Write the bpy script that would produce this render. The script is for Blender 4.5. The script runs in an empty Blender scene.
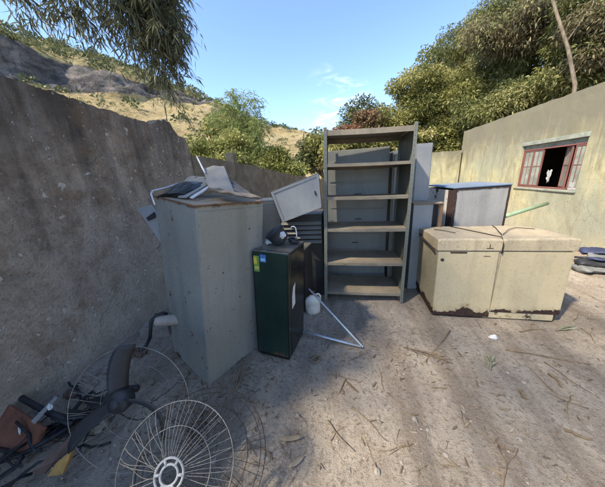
import bpy, bmesh, math, random
import numpy as np
from mathutils import Vector, Matrix, Euler, noise

random.seed(7)
rng = np.random.default_rng(11)
S = bpy.context.scene
COL = S.collection
rad = math.radians

# ------------------------------------------------------------------ camera model (solved from the photograph)
F, CX, CY, H = 227.0, 302.5, 243.5, 1.6
Rm = np.array([[0.98398775, 0.00814174, 0.17805002],
               [0.16832277, 0.28606179, -0.94331124],
               [-0.05861351, 0.95817658, 0.28011086]])
C0 = np.array([0, 0, H])
def ray(px, py):
    v = Rm @ np.array([px - CX, CY - py, -F]); return v / np.linalg.norm(v)
def G(px, py, z=0.0):
    d = ray(px, py); return Vector(C0 + d * ((z - H) / d[2]))
def PX(px, py, X):
    d = ray(px, py); return Vector(C0 + d * (X / d[0]))
def PY(px, py, Y):
    d = ray(px, py); return Vector(C0 + d * (Y / d[1]))
def PR(px, py, r):
    d = ray(px, py); return Vector(C0 + d * (r / math.hypot(d[0], d[1])))
def PD(px, py, dep):                     # at a depth along the lens axis
    v = Rm @ np.array([(px - CX) / F, (CY - py) / F, -1.0]); return Vector(C0 + v * dep)

cam = bpy.data.cameras.new('camera'); cam.sensor_fit = 'HORIZONTAL'; cam.sensor_width = 36
cam.lens = 36 * F / 605; cam.clip_start = 0.02; cam.clip_end = 3000
co = bpy.data.objects.new('camera', cam); COL.objects.link(co); S.camera = co
M4 = Matrix([list(Rm[0]) + [0], list(Rm[1]) + [0], list(Rm[2]) + [H], [0, 0, 0, 1]])
co.matrix_world = M4

# ------------------------------------------------------------------ object helpers
def tag(o, label=None, cat=None, group=None, kind=None):
    if label: o['label'] = label
    if cat: o['category'] = cat
    if group: o['group'] = group
    if kind: o['kind'] = kind
    return o
ROOTM = {}
def empty(name, label, cat, loc=(0, 0, 0), rot=(0, 0, 0), group=None):
    o = bpy.data.objects.new(name, None); COL.objects.link(o)
    o.location = loc; o.rotation_euler = rot; o.empty_display_size = .1
    ROOTM[o.name] = Matrix.Translation(Vector(loc)) @ Euler(rot).to_matrix().to_4x4()
    return tag(o, label, cat, group)

class MB:
    def __init__(s): s.v = []; s.f = []; s.sm = []
    def add(s, verts, faces, smooth=False):
        n = len(s.v); s.v += [Vector(p) for p in verts]
        s.f += [[i + n for i in f] for f in faces]; s.sm += [smooth] * len(faces); return s
    def box(s, x0, x1, y0, y1, z0, z1, M=None):
        vs = [Vector((x, y, z)) for z in (z0, z1) for x, y in ((x0, y0), (x1, y0), (x1, y1), (x0, y1))]
        if M: vs = [M @ p for p in vs]
        return s.add(vs, [[0, 3, 2, 1], [4, 5, 6, 7], [0, 1, 5, 4], [1, 2, 6, 5], [2, 3, 7, 6], [3, 0, 4, 7]])
    def tube(s, pts, r, n=6, cap=True, closed=False, flat=1.0):
        pts = [Vector(p) for p in pts]; k = len(pts)
        rr = r if hasattr(r, '__len__') else [r] * k
        vs = []; prev = None
        for i, p in enumerate(pts):
            a = pts[(i - 1) % k] if (i > 0 or closed) else p
            b = pts[(i + 1) % k] if (i < k - 1 or closed) else p
            t = (b - a)
            t = t.normalized() if t.length > 1e-9 else Vector((0, 0, 1))
            if prev is None:
                u = t.cross(Vector((0, 0, 1)))
                if u.length < 1e-3: u = t.cross(Vector((0, 1, 0)))
            else: u = prev - t * prev.dot(t)
            u.normalize(); prev = u; w = t.cross(u)
            vs += [p + (u * math.cos(2 * math.pi * j / n) + w * math.sin(2 * math.pi * j / n) * flat) * rr[i] for j in range(n)]
        fs = []
        for i in range(k if closed else k - 1):
            i2 = (i + 1) % k
            for j in range(n):
                j2 = (j + 1) % n; fs.append([i * n + j, i * n + j2, i2 * n + j2, i2 * n + j])
        if cap and not closed: fs += [list(range(n))[::-1], [(k - 1) * n + j for j in range(n)]]
        return s.add(vs, fs, True)
    def ring(s, c, nrm, R, r, n=48, m=6):
        c = Vector(c); nrm = Vector(nrm).normalized(); u = nrm.orthogonal().normalized(); w = nrm.cross(u)
        return s.tube([c + (u * math.cos(2 * math.pi * i / n) + w * math.sin(2 * math.pi * i / n)) * R for i in range(n)], r, m, closed=True)
    def lathe(s, prof, n=20, M=None):
        vs = []; k = len(prof)
        for (r, z) in prof:
            for j in range(n):
                a = 2 * math.pi * j / n; p = Vector((r * math.cos(a), r * math.sin(a), z)); vs.append(M @ p if M else p)
        fs = [[i * n + j, i * n + (j + 1) % n, (i + 1) * n + (j + 1) % n, (i + 1) * n + j] for i in range(k - 1) for j in range(n)]
        fs += [list(range(n))[::-1], [(k - 1) * n + j for j in range(n)]]
        return s.add(vs, fs, True)
    def slab(s, pts, th):                 # polygon with thickness along its normal (th may be a vector)
        pts = [Vector(p) for p in pts]; k = len(pts)
        if not isinstance(th, Vector):
            n = Vector((0, 0, 0))
            for i in range(k):
                n += (pts[i] - pts[0]).cross(pts[(i + 1) % k] - pts[0])
            th = n.normalized() * th
        vs = pts + [p + th for p in pts]
        fs = [list(range(k))[::-1], [k + i for i in range(k)]] + [[i, (i + 1) % k, k + (i + 1) % k, k + i] for i in range(k)]
        return s.add(vs, fs)
    def build(s, name, mat, parent=None, world=False, bevel=0, seg=2, origin=None):
        vs = s.v
        loc = Vector((0, 0, 0))
        if parent is not None and world:
            Mi = ROOTM.get(parent.name)
            if Mi is None: Mi = Matrix.Identity(4)
            Mi = Mi.inverted(); vs = [Mi @ p for p in vs]
        elif parent is None:
            if origin is None:
                xs = [p.x for p in vs]; ys = [p.y for p in vs]; zs = [p.z for p in vs]
                loc = Vector(((min(xs) + max(xs)) / 2, (min(ys) + max(ys)) / 2, min(zs)))
            else: loc = Vector(origin)
            vs = [p - loc for p in vs]
        me = bpy.data.meshes.new(name)
        me.from_pydata([tuple(p) for p in vs], [], s.f)
        bm = bmesh.new(); bm.from_mesh(me); bmesh.ops.recalc_face_normals(bm, faces=bm.faces); bm.to_mesh(me); bm.free()
        me.polygons.foreach_set('use_smooth', s.sm)
        me.materials.append(mat)
        o = bpy.data.objects.new(name, me); COL.objects.link(o); o.location = loc
        if parent is not None:
            o.parent = parent
            ROOTM[o.name] = ROOTM.get(parent.name, Matrix.Identity(4))
        if bevel:
            b = o.modifiers.new('bevel', 'BEVEL'); b.width = bevel; b.segments = seg; b.limit_method = 'ANGLE'; b.angle_limit = rad(40)
        return o

def copy_tree(o, parent=None):
    c = o.copy(); COL.objects.link(c); c.parent = parent
    for ch in list(o.children): copy_tree(ch, c)
    return c

# ------------------------------------------------------------------ materials
class NT:
    def __init__(s, name):
        s.m = bpy.data.materials.new(name); s.m.use_nodes = True; s.t = s.m.node_tree; s.t.nodes.clear()
        s.out = s.n('ShaderNodeOutputMaterial'); s.b = s.n('ShaderNodeBsdfPrincipled')
        s.l(s.b.outputs[0], s.out.inputs[0]); s.tc = s.n('ShaderNodeTexCoord')
    def n(s, k, **kw):
        x = s.t.nodes.new(k)
        for a, v in kw.items(): setattr(x, a, v)
        return x
    def l(s, a, b): s.t.links.new(a, b)
    def coord(s, scale=(1, 1, 1), rot=(0, 0, 0), src='Object', loc=(0, 0, 0)):
        m = s.n('ShaderNodeMapping'); m.inputs['Scale'].default_value = scale; m.inputs['Rotation'].default_value = rot; m.inputs['Location'].default_value = loc
        s.l(s.tc.outputs[src], m.inputs[0]); return m.outputs[0]
    def noise(s, scale, detail=5, rough=.6, co=None, dist=0):
        x = s.n('ShaderNodeTexNoise'); x.inputs['Scale'].default_value = scale; x.inputs['Detail'].default_value = detail
        x.inputs['Roughness'].default_value = rough; x.inputs['Distortion'].default_value = dist
        s.l(co if co is not None else s.tc.outputs['Object'], x.inputs['Vector']); return x.outputs[0]
    def ramp(s, fac, stops, interp='LINEAR'):
        r = s.n('ShaderNodeValToRGB'); r.color_ramp.interpolation = interp; e = r.color_ramp.elements
        while len(e) < len(stops): e.new(.5)
        for i, (p, c) in enumerate(stops):
            e[i].position = p; e[i].color = (c[0], c[1], c[2], 1) if hasattr(c, '__len__') else (c, c, c, 1)
        s.l(fac, r.inputs[0]); return r.outputs[0]
    def mix(s, fac, a, b, mode='MIX'):
        x = s.n('ShaderNodeMix', data_type='RGBA', blend_type=mode)
        for sock, v in ((x.inputs[0], fac), (x.inputs[6], a), (x.inputs[7], b)):
            if hasattr(v, 'is_output'): s.l(v, sock)
            elif hasattr(v, '__len__'): sock.default_value = (v[0], v[1], v[2], 1)
            elif sock.type == 'RGBA': sock.default_value = (v, v, v, 1)
            else: sock.default_value = v
        return x.outputs[2]
    def math(s, op, a, b=0.0, clamp=False):
        x = s.n('ShaderNodeMath', operation=op); x.use_clamp = clamp
        for i, v in enumerate((a, b)):
            if hasattr(v, 'is_output'): s.l(v, x.inputs[i])
            else: x.inputs[i].default_value = v
        return x.outputs[0]
    def sep(s, axis, src='Object'):
        x = s.n('ShaderNodeSeparateXYZ'); s.l(s.tc.outputs[src], x.inputs[0]); return x.outputs[axis]
    def bump(s, h, strength=.3, dist=.02):
        b = s.n('ShaderNodeBump'); b.inputs['Strength'].default_value = strength; b.inputs['Distance'].default_value = dist
        s.l(h, b.inputs['Height']); s.l(b.outputs[0], s.b.inputs['Normal'])
    def fin(s, col, rough=.8, metal=0.0, spec=.4):
        for k, v in (('Base Color', col), ('Roughness', rough), ('Metallic', metal)):
            if hasattr(v, 'is_output'): s.l(v, s.b.inputs[k])
            elif hasattr(v, '__len__'): s.b.inputs[k].default_value = (v[0], v[1], v[2], 1)
            else: s.b.inputs[k].default_value = v
        s.b.inputs['Specular IOR Level'].default_value = spec
        return s.m

RUST = ((.0, (.035, .018, .012)), (.5, (.10, .045, .022)), (1., (.20, .10, .05)))
def paint(name, base, rough=.5, rust=.3, dirt=.35, var=.25, zlow=None, ztop=None, metal=0.0, scale=1.0, rustcols=RUST, dust=0.0):
    t = NT(name)
    big = t.noise(2.3 * scale, 4, .6)
    streak = t.noise(9 * scale, 4, .6, t.coord((1, 1, .08)))
    fine = t.noise(45 * scale, 4, .65)
    b2 = tuple(c * (1 - var) for c in base); b3 = tuple(min(1, c * (1 + var * .6)) for c in base)
    col = t.mix(t.ramp(big, [(.3, 0), (.7, 1)]), b2, b3)
    dirtc = tuple(c * .45 + .02 for c in base)
    col = t.mix(t.math('MULTIPLY', t.ramp(streak, [(.48, 0), (.75, 1)]), dirt), col, dirtc)
    col = t.mix(t.math('MULTIPLY', t.ramp(fine, [(.52, 0), (.7, 1)]), dirt * .7), col, (.16, .12, .085))
    m = t.ramp(t.noise(7 * scale, 8, .72), [(.70 - rust * .12, 0), (.72 - rust * .12, 1)])
    if zlow is not None:
        z = t.math('SUBTRACT', zlow, t.sep(2)); z = t.math('ADD', z, t.math('MULTIPLY', t.math('SUBTRACT', t.noise(9, 7, .7), .5), .24)); z = t.math('ADD', z, t.math('MULTIPLY', t.math('SUBTRACT', t.noise(2.6, 3, .5), .5), .20))
        m = t.math('MAXIMUM', m, t.math('MULTIPLY', z, 150, True))
        st_ = t.math('MULTIPLY', t.math('ADD', z, .05), 14, True); col = t.mix(t.math('MULTIPLY', st_, t.ramp(streak, [(.4, .15), (.65, .75)])), col, (.20, .12, .06))
    if ztop is not None:
        z = t.math('SUBTRACT', t.sep(2), ztop); z = t.math('ADD', z, t.math('MULTIPLY', t.math('SUBTRACT', t.noise(11, 7, .7), .5), .12))
        m = t.math('MAXIMUM', m, t.math('MULTIPLY', z, 60, True))
    col = t.mix(m, col, t.ramp(t.noise(24 * scale, 5, .65), [(p * .5 + .25, c) for p, c in rustcols]))
    if dust:
        g = t.n('ShaderNodeNewGeometry'); s_ = t.n('ShaderNodeSeparateXYZ'); t.l(g.outputs['Normal'], s_.inputs[0])
        up = t.math('MULTIPLY', t.ramp(s_.outputs[2], [(.6, 0), (.95, 1)]), t.math('MULTIPLY', t.ramp(t.noise(6, 5, .65), [(.3, .3), (.6, 1)]), dust))
        col = t.mix(up, col, (.36, .29, .20))
    t.bump(t.math('ADD', t.math('ADD', t.math('MULTIPLY', fine, .4), t.math('MULTIPLY', m, -.7)), t.math('MULTIPLY', t.noise(3.3 * scale, 2, .5, t.coord(loc=(2, 5, 1))), 9)), .3, .004)
    r = t.mix(m, t.ramp(fine, [(.3, rough * .8), (.75, min(1, rough * 1.25))]), .9)
    return t.fin(col, r, metal)

def m_post():
    mt = paint('perforated_grey_steel', (.15, .157, .13), .55, .25, .45, .2)
    t = NT.__new__(NT); t.m = mt; t.t = mt.node_tree; t.b = [n for n in t.t.nodes if n.type == 'BSDF_PRINCIPLED'][0]; t.tc = [n for n in t.t.nodes if n.type == 'TEX_COORD'][0]
    fz_ = t.math('LESS_THAN', t.math('FRACT', t.math('DIVIDE', t.sep(2), .05)), .2)
    near = lambda ax: t.math('LESS_THAN', t.math('ABSOLUTE', t.math('SUBTRACT', t.math('ABSOLUTE', t.sep(ax)), .021)), .004)
    mk = t.math('MULTIPLY', fz_, t.math('MAXIMUM', near(0), near(1)))
    old = t.b.inputs['Base Color'].links[0].from_socket
    t.l(t.mix(mk, old, (.05, .047, .042)), t.b.inputs['Base Color']); return mt
def plain(name, base, rough=.6, metal=0.0, var=.35, scale=14, bump=.15):
    t = NT(name); n = t.noise(scale, 5, .65)
    col = t.mix(t.ramp(n, [(.3, 0), (.7, 1)]), tuple(c * (1 - var) for c in base), tuple(min(1, c * (1 + var)) for c in base))
    t.bump(n, bump, .004); return t.fin(col, t.ramp(n, [(.3, rough * .85), (.7, min(1, rough * 1.15))]), metal)

def leafmat(name, ramp, trans=.3, rough=.55):
    t = NT(name); a = t.n('ShaderNodeAttribute'); a.attribute_name = 'tone'
    col = t.ramp(a.outputs['Fac'], ramp)
    t.fin(col, rough, 0, .35)
    tr = t.n('ShaderNodeBsdfTranslucent'); t.l(col, tr.inputs[0])
    mx = t.n('ShaderNodeMixShader'); mx.inputs[0].default_value = trans
    t.l(t.b.outputs[0], mx.inputs[1]); t.l(tr.outputs[0], mx.inputs[2]); t.l(mx.outputs[0], t.out.inputs[0])
    return t.m

def m_dirt():
    t = NT('dusty_dirt')
    big = t.noise(.55, 5, .6); mid = t.noise(4, 6, .68); fine = t.noise(38, 6, .72); gr = t.noise(160, 3, .7)
    tracks = t.noise(3.2, 5, .65, t.coord((1, .16, 1), (0, 0, rad(-28))))
    col = t.ramp(mid, [(.28, (.33, .26, .19)), (.5, (.46, .378, .288)), (.72, (.56, .475, .375))])
    col = t.mix(t.ramp(big, [(.35, 0), (.66, .65)]), col, (.50, .44, .365))
    col = t.mix(t.ramp(tracks, [(.46, 0), (.62, .7)]), col, (.25, .198, .15))
    col = t.mix(t.ramp(fine, [(.50, 0), (.66, .8)]), col, (.19, .148, .11))
    col = t.mix(t.ramp(gr, [(.60, 0), (.72, .6)]), col, (.56, .50, .42))
    v = t.n('ShaderNodeTexVoronoi'); v.inputs['Scale'].default_value = 55; t.l(t.tc.outputs['Object'], v.inputs['Vector'])
    pb = t.ramp(v.outputs[0], [(.0, 1), (.25, 0)])
    hh = t.math('ADD', t.math('MULTIPLY', fine, .6), t.math('MULTIPLY', gr, .35))
    hh = t.math('ADD', hh, t.math('MULTIPLY', pb, .22)); hh = t.math('ADD', hh, t.math('MULTIPLY', tracks, .7)); hh = t.math('ADD', hh, t.math('MULTIPLY', mid, .8))
    t.bump(hh, 1.0, .034)
    return t.fin(col, .95, 0, .15)

def m_darkwall():
    t = NT('weathered_render')
    z = t.sep(2)
    big = t.noise(1.1, 6, .65); mid = t.noise(5, 7, .7); fine = t.noise(38, 6, .72)
    st = t.noise(4.5, 5, .62, t.coord((1, 1, .13)))
    col = t.ramp(mid, [(.3, (.205, .16, .115)), (.5, (.42, .345, .262)), (.7, (.56, .48, .38))])
    lo = t.math('ADD', t.math('MULTIPLY', z, -.55), t.math('ADD', .98, t.math('MULTIPLY', t.math('SUBTRACT', big, .5), 2.0)), True)
    col = t.mix(t.math('MULTIPLY', lo, .8), col, t.ramp(mid, [(.3, (.46, .40, .32)), (.7, (.62, .555, .455))]))
    hi = t.math('ADD', t.math('MULTIPLY', z, .9), t.math('ADD', -1.42, t.math('MULTIPLY', t.math('SUBTRACT', st, .5), 3.2)), True)
    col = t.mix(t.math('MULTIPLY', hi, .85), col, (.075, .068, .06))
    pale = t.math('MULTIPLY', t.ramp(t.noise(6, 5, .6, t.coord((1, 1, .1), loc=(3, 7, 2))), [(.56, 0), (.72, 1)]), t.ramp(z, [(.55, 0), (.75, .75)]))
    col = t.mix(pale, col, (.25, .25, .24))
    col = t.mix(t.ramp(t.noise(3, 5, .6, t.coord(loc=(5, 1, 1))), [(.56, 0), (.66, .55)]), col, (.26, .185, .12))
    col = t.mix(t.ramp(fine, [(.52, 0), (.70, .6)]), col, (.12, .098, .075))
    chip = t.math('MULTIPLY', t.ramp(t.noise(13, 4, .55, t.coord(loc=(9, 9, 9))), [(.632, 0), (.652, 1)]), t.ramp(t.noise(2.1, 3, .5, t.coord(loc=(1, 4, 2))), [(.40, 0), (.50, 1)]))
    chip2 = t.ramp(t.noise(34, 3, .5, t.coord(loc=(4, 2, 9))), [(.68, 0), (.70, .8)])
    chip = t.math('MAXIMUM', chip, chip2)
    col = t.mix(t.math('MULTIPLY', chip, .8), col, (.74, .69, .59))
    ck = t.n('ShaderNodeTexVoronoi', feature='DISTANCE_TO_EDGE'); ck.inputs['Scale'].default_value = .8
    wv = t.n('ShaderNodeVectorMath', operation='ADD'); nz_ = t.n('ShaderNodeTexNoise'); nz_.inputs['Scale'].default_value = 2.5; nz_.inputs['Detail'].default_value = 6
    t.l(t.tc.outputs['Object'], nz_.inputs['Vector']); t.l(t.tc.outputs['Object'], wv.inputs[0]); t.l(nz_.outputs[1], wv.inputs[1]); t.l(wv.outputs[0], ck.inputs['Vector'])
    crk = t.math('MULTIPLY', t.ramp(ck.outputs[0], [(.0, 1), (.007, 0)]), t.ramp(big, [(.5, 0), (.56, .8)]))
    col = t.mix(crk, col, (.06, .05, .04))
    h = t.math('ADD', t.math('MULTIPLY', mid, .9), t.math('MULTIPLY', fine, .5)); h = t.math('ADD', h, t.math('MULTIPLY', chip, -.25))
    t.bump(h, 1.0, .045)
    return t.fin(col, .95, 0, .15)

def m_yellowwall():
    t = NT('faded_yellow_render')
    z = t.sep(2)
    big = t.noise(.8, 6, .65); mid = t.noise(4, 7, .7); fine = t.noise(34, 6, .7)
    st = t.noise(3.4, 7, .72, t.coord((1, 1, .22)), 1.2)
    col = t.ramp(mid, [(.3, (.33, .295, .165)), (.5, (.44, .395, .23)), (.7, (.50, .455, .30))])
    col = t.mix(t.ramp(big, [(.42, 0), (.60, .85)]), col, (.30, .305, .225))
    top = t.math('ADD', t.math('MULTIPLY', z, 1.25), t.math('ADD', -3.1, t.math('ADD', t.math('MULTIPLY', st, 2.4), -.05)), True)
    col = t.mix(t.math('MULTIPLY', top, .9), col, (.17, .155, .115))
    col = t.mix(t.ramp(st, [(.50, 0), (.66, .7)]), col, (.22, .20, .125))
    lowz = t.math('ADD', t.math('MULTIPLY', z, -1.1), t.math('ADD', .55, t.math('MULTIPLY', big, .9)), True)
    col = t.mix(t.math('MULTIPLY', lowz, .5), col, (.40, .375, .29))
    ck = t.n('ShaderNodeTexVoronoi', feature='DISTANCE_TO_EDGE'); ck.inputs['Scale'].default_value = 1.1
    w = t.n('ShaderNodeVectorMath', operation='ADD'); nz = t.n('ShaderNodeTexNoise'); nz.inputs['Scale'].default_value = 3; nz.inputs['Detail'].default_value = 6
    t.l(t.tc.outputs['Object'], nz.inputs['Vector']); t.l(t.tc.outputs['Object'], w.inputs[0]); t.l(nz.outputs[1], w.inputs[1]); t.l(w.outputs[0], ck.inputs['Vector'])
    crack = t.math('MULTIPLY', t.ramp(ck.outputs[0], [(.0, 1), (.006, 0)]), t.ramp(big, [(.53, 0), (.60, .5)]))
    col = t.mix(crack, col, (.14, .12, .08))
    col = t.mix(t.ramp(fine, [(.52, 0), (.70, .6)]), col, (.20, .18, .11))
    t.bump(t.math('ADD', t.math('MULTIPLY', mid, .6), t.math('SUBTRACT', t.math('MULTIPLY', fine, .3), crack)), .5, .02)
    return t.fin(col, .92, 0, .15)

def m_plankwall():
    t = NT('stained_boundary_render'); mid = t.noise(6, 6, .7); st = t.noise(4, 6, .7, t.coord((1, 1, .3)), .8)
    col = t.ramp(mid, [(.3, (.15, .12, .085)), (.7, (.30, .25, .18))])
    col = t.mix(t.ramp(st, [(.50, 0), (.70, .6)]), col, (.10, .08, .06))
    t.bump(mid, .6, .02); return t.fin(col, .95, 0, .1)

def m_hill():
    t = NT('hillside'); a = t.n('ShaderNodeAttribute'); a.attribute_name = 'rock'
    b = t.n('ShaderNodeAttribute'); b.attribute_name = 'green'
    n1 = t.noise(.07, 6, .65); n2 = t.noise(.5, 6, .72); n3 = t.noise(2.2, 4, .7)
    grass = t.ramp(n1, [(.3, (.24, .17, .085)), (.5, (.35, .265, .14)), (.7, (.43, .34, .19))])
    grass = t.mix(t.ramp(n2, [(.5, 0), (.68, .8)]), grass, (.16, .135, .055))
    grass = t.mix(t.ramp(n3, [(.55, 0), (.7, .5)]), grass, (.56, .45, .27))
    gm = t.math('MULTIPLY', b.outputs['Fac'], t.ramp(n2, [(.38, 0), (.55, 1)]))
    grass = t.mix(gm, grass, (.10, .115, .035))
    sr = t.noise(.35, 7, .7, t.coord((.6, .6, 1.5)))
    rk = t.ramp(sr, [(.36, (.05, .044, .040)), (.5, (.115, .102, .094)), (.66, (.22, .195, .17))])
    rk = t.mix(t.ramp(t.noise(.9, 6, .75, t.coord((1, 1, .35))), [(.52, 0), (.62, .75)]), rk, (.05, .045, .045))
    rk = t.mix(t.ramp(t.noise(.12, 5, .6, t.coord((1, 1, .4))), [(.5, 0), (.7, .5)]), rk, (.27, .235, .19))
    rm = t.math('ADD', a.outputs['Fac'], t.math('MULTIPLY', t.math('SUBTRACT', n2, .5), 1.1)); rm = t.ramp(rm, [(.42, 0), (.52, 1)])
    col = t.mix(rm, grass, rk)
    t.bump(t.math('ADD', n2, t.math('MULTIPLY', sr, .8)), .8, 1.2); return t.fin(col, .97, 0, .1)

def m_bark():
    t = NT('bark'); n = t.noise(14, 6, .7, t.coord((1, 1, .25)))
    t.bump(n, .7, .03); return t.fin(t.ramp(n, [(.3, (.10, .075, .05)), (.7, (.30, .245, .18))]), .95, 0, .1)

MAT = dict(
    dirt=m_dirt(), wall=m_darkwall(), ywall=m_yellowwall(), plank=m_plankwall(), hill=m_hill(), bark=m_bark(),
    greycab=paint('grey_green_cabinet_paint', (.25, .262, .24), .5, .62, .42, .12, zlow=-.02, ztop=1.468, dust=.3),
    rustrim=paint('rusted_sheet', (.17, .10, .055), .9, 1.2, .6, .5),
    rustlid=paint('dusty_rusted_lid', (.25, .18, .12), .9, .9, .6, .4, dust=.7),
    fridge=paint('dark_green_enamel', (.013, .030, .024), .2, -1, .07, .3, zlow=.015, dust=.6),
    fridgeside=paint('black_enamel', (.012, .014, .013), .22, -1, .07, .4),
    beige=paint('cream_enamel', (.51, .425, .265), .5, .12, .35, .10, zlow=.105, dust=.3, rustcols=((.0, (.016, .010, .009)), (.5, (.035, .018, .014)), (1., (.075, .04, .028)))),
    beigelid=paint('cream_enamel_lid', (.48, .395, .255), .65, .08, .75, .16, dust=.6),
    beigeend=paint('cream_enamel_end', (.44, .375, .25), .6, .1, .6, .2, zlow=.12, rustcols=((.0, (.016, .010, .009)), (.5, (.035, .018, .014)), (1., (.075, .04, .028)))),
    base=paint('cream_base_strip', (.48, .40, .25), .7, .95, .5, .2, rustcols=((.0, (.016, .010, .009)), (.5, (.035, .018, .014)), (1., (.09, .05, .03)))),
    shelf=paint('grey_shelf_steel', (.135, .142, .115), .55, .25, .45, .2, dust=.3),
    post=m_post(),
    board=paint('dusty_shelf_board', (.22, .19, .14), .75, .5, .6, .3, dust=.75),
    greysteel=paint('grey_locker_steel', (.22, .225, .21), .5, .15, .35, .14, dust=.4),
    palesteel=paint('pale_blue_grey_steel', (.27, .28, .28), .5, .15, .3, .12, dust=.3),
    darksteel=paint('dark_steel', (.03, .03, .03), .55, .4, .3, .4, dust=.4),
    inner=paint('grey_freezer_skin', (.36, .35, .33), .6, .1, .45, .12),
    foam=paint('brown_rusted_rim', (.04, .022, .018), .95, .8, .4, .4),
    whiteenamel=paint('peeling_white_enamel', (.52, .50, .45), .6, .9, .4, .15, rustcols=((.0, (.02, .012, .01)), (.6, (.06, .03, .02)), (1., (.12, .06, .04)))),
    bluetop=paint('blue_worn_top', (.16, .245, .36), .6, .25, .35, .2, dust=.35),
    white=plain('dirty_white_plastic', (.66, .63, .55), .5, 0, .15, 9),
    paper=plain('white_paper', (.6, .6, .59), .8, 0, .08),
    rag=plain('dirty_white_cloth', (.36, .36, .34), .9, 0, .2, 20),
    brown=plain('brown_cap', (.11, .055, .035), .6),
    black=plain('black_plastic', (.022, .023, .026), .5, 0, .4, 8),
    blade=paint('dusty_dark_plastic', (.028, .032, .038), .55, -1, .2, .3, dust=.1),
    wire=plain('dull_chromed_wire', (.25, .23, .20), .5, .3, .3, 30),
    darkwire=plain('dark_rusty_wire', (.05, .04, .034), .6, .4, .4, 30),
    tin=plain('white_painted_metal', (.62, .64, .66), .4, .15, .15, 12),
    hubwhite=plain('aged_white_plastic', (.33, .335, .33), .5, 0, .2, 12),
    zinc=plain('zinc_tube', (.52, .54, .57), .35, .6, .2, 12),
    redframe=paint('faded_red_window_paint', (.20, .08, .068), .6, .1, .3, .25),
    glass=plain('dusty_glass', (.24, .26, .22), .25, 0, .35, 5, .05),
    lintel=plain('grey_green_concrete', (.26, .27, .22), .9, 0, .3, 9, .5),
    dark=plain('dark_interior', (.30, .25, .19), .95),
    cement=plain('grey_cement', (.24, .21, .175), .95, 0, .3, 9, .6),
    redboard=plain('red_brown_board', (.175, .07, .042), .7, 0, .35, 16, .3),
    brownboard=plain('brown_board', (.12, .075, .055), .75, 0, .4, 12, .3),
    ochre=plain('ochre_split_wood', (.42, .24, .07), .8, 0, .35, 22, .4),
    pvc=plain('aged_pvc', (.36, .32, .27), .5, 0, .2, 8),
    greentube=plain('pale_green_tube', (.30, .40, .24), .5, 0, .2, 8),
    tarpblue=plain('blue_grey_tarp', (.035, .042, .085), .5, 0, .45, 9, .3),
    tarpgrey=plain('grey_tarp', (.15, .15, .145), .6, 0, .35, 9, .3),
    twig=plain('dry_twig', (.20, .145, .09), .9, 0, .45, 30, .3),
    palmdry=plain('dry_palm_frond', (.24, .235, .15), .8, 0, .35, 20, .3),
    dleaf=leafmat('dry_leaf', [(0, (.10, .065, .04)), (.45, (.22, .16, .10)), (.8, (.33, .255, .17)), (1, (.45, .37, .26))], .15, .8),
    stone=plain('pale_stone', (.29, .255, .21), .95, 0, .35, 18, .5),
    gravel=plain('gravel_stones', (.31, .26, .205), .95, 0, .5, 6, .4),
    bamboo=leafmat('bamboo_leaves', [(0, (.06, .07, .04)), (.6, (.16, .165, .09)), (.9, (.26, .245, .13)), (1, (.34, .29, .16))], .4, .5),
    culm=plain('bamboo_culm', (.20, .21, .08), .5, 0, .3, 6),
    feather=leafmat('feathery_leaves', [(0, (.09, .13, .04)), (.6, (.23, .28, .09)), (1, (.38, .41, .17))], .45),
    yellow=leafmat('yellow_green_leaves', [(0, (.08, .10, .025)), (.5, (.25, .265, .075)), (1, (.42, .39, .15))], .35),
    bush=leafmat('olive_leaves', [(0, (.095, .105, .028)), (.5, (.27, .262, .08)), (.85, (.38, .355, .13)), (1, (.46, .40, .18))], .4),
    darktree=leafmat('dark_leaves', [(0, (.07, .085, .026)), (.5, (.20, .212, .07)), (.8, (.33, .315, .12)), (1, (.42, .38, .18))], .42),
    tan=leafmat('sun_tinted_leaves', [(0, (.06, .055, .026)), (.4, (.15, .13, .065)), (.75, (.27, .225, .12)), (1, (.40, .33, .19))], .3),  # sunlight on the dark tree tops put into the leaf colour
    reddish=leafmat('reddish_leaves', [(0, (.08, .07, .03)), (.5, (.19, .12, .06)), (1, (.34, .13, .075))], .3),
    scrub=leafmat('scrub_leaves', [(0, (.05, .065, .025)), (.5, (.12, .135, .05)), (1, (.24, .23, .10))], .2),
    straw=leafmat('dry_straw', [(0, (.18, .12, .05)), (.5, (.38, .29, .13)), (1, (.52, .43, .22))], .3, .8),
)

# ------------------------------------------------------------------ world, sun
SUN = Vector((-.50, -.42, .76)).normalized()
EL = math.asin(SUN.z); AZ = math.atan2(SUN.x, SUN.y)
w = bpy.data.worlds.new('World'); S.world = w; w.use_nodes = True; nt = w.node_tree; nt.nodes.clear()
wo = nt.nodes.new('ShaderNodeOutputWorld'); bg = nt.nodes.new('ShaderNodeBackground'); sky = nt.nodes.new('ShaderNodeTexSky')
sky.sky_type = 'NISHITA'; sky.sun_disc = False; sky.sun_elevation = EL; sky.sun_rotation = AZ
sky.altitude = 2600; sky.air_density = 1.0; sky.dust_density = 1.0; sky.ozone_density = 2.4
bg.inputs[1].default_value = .148
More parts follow.
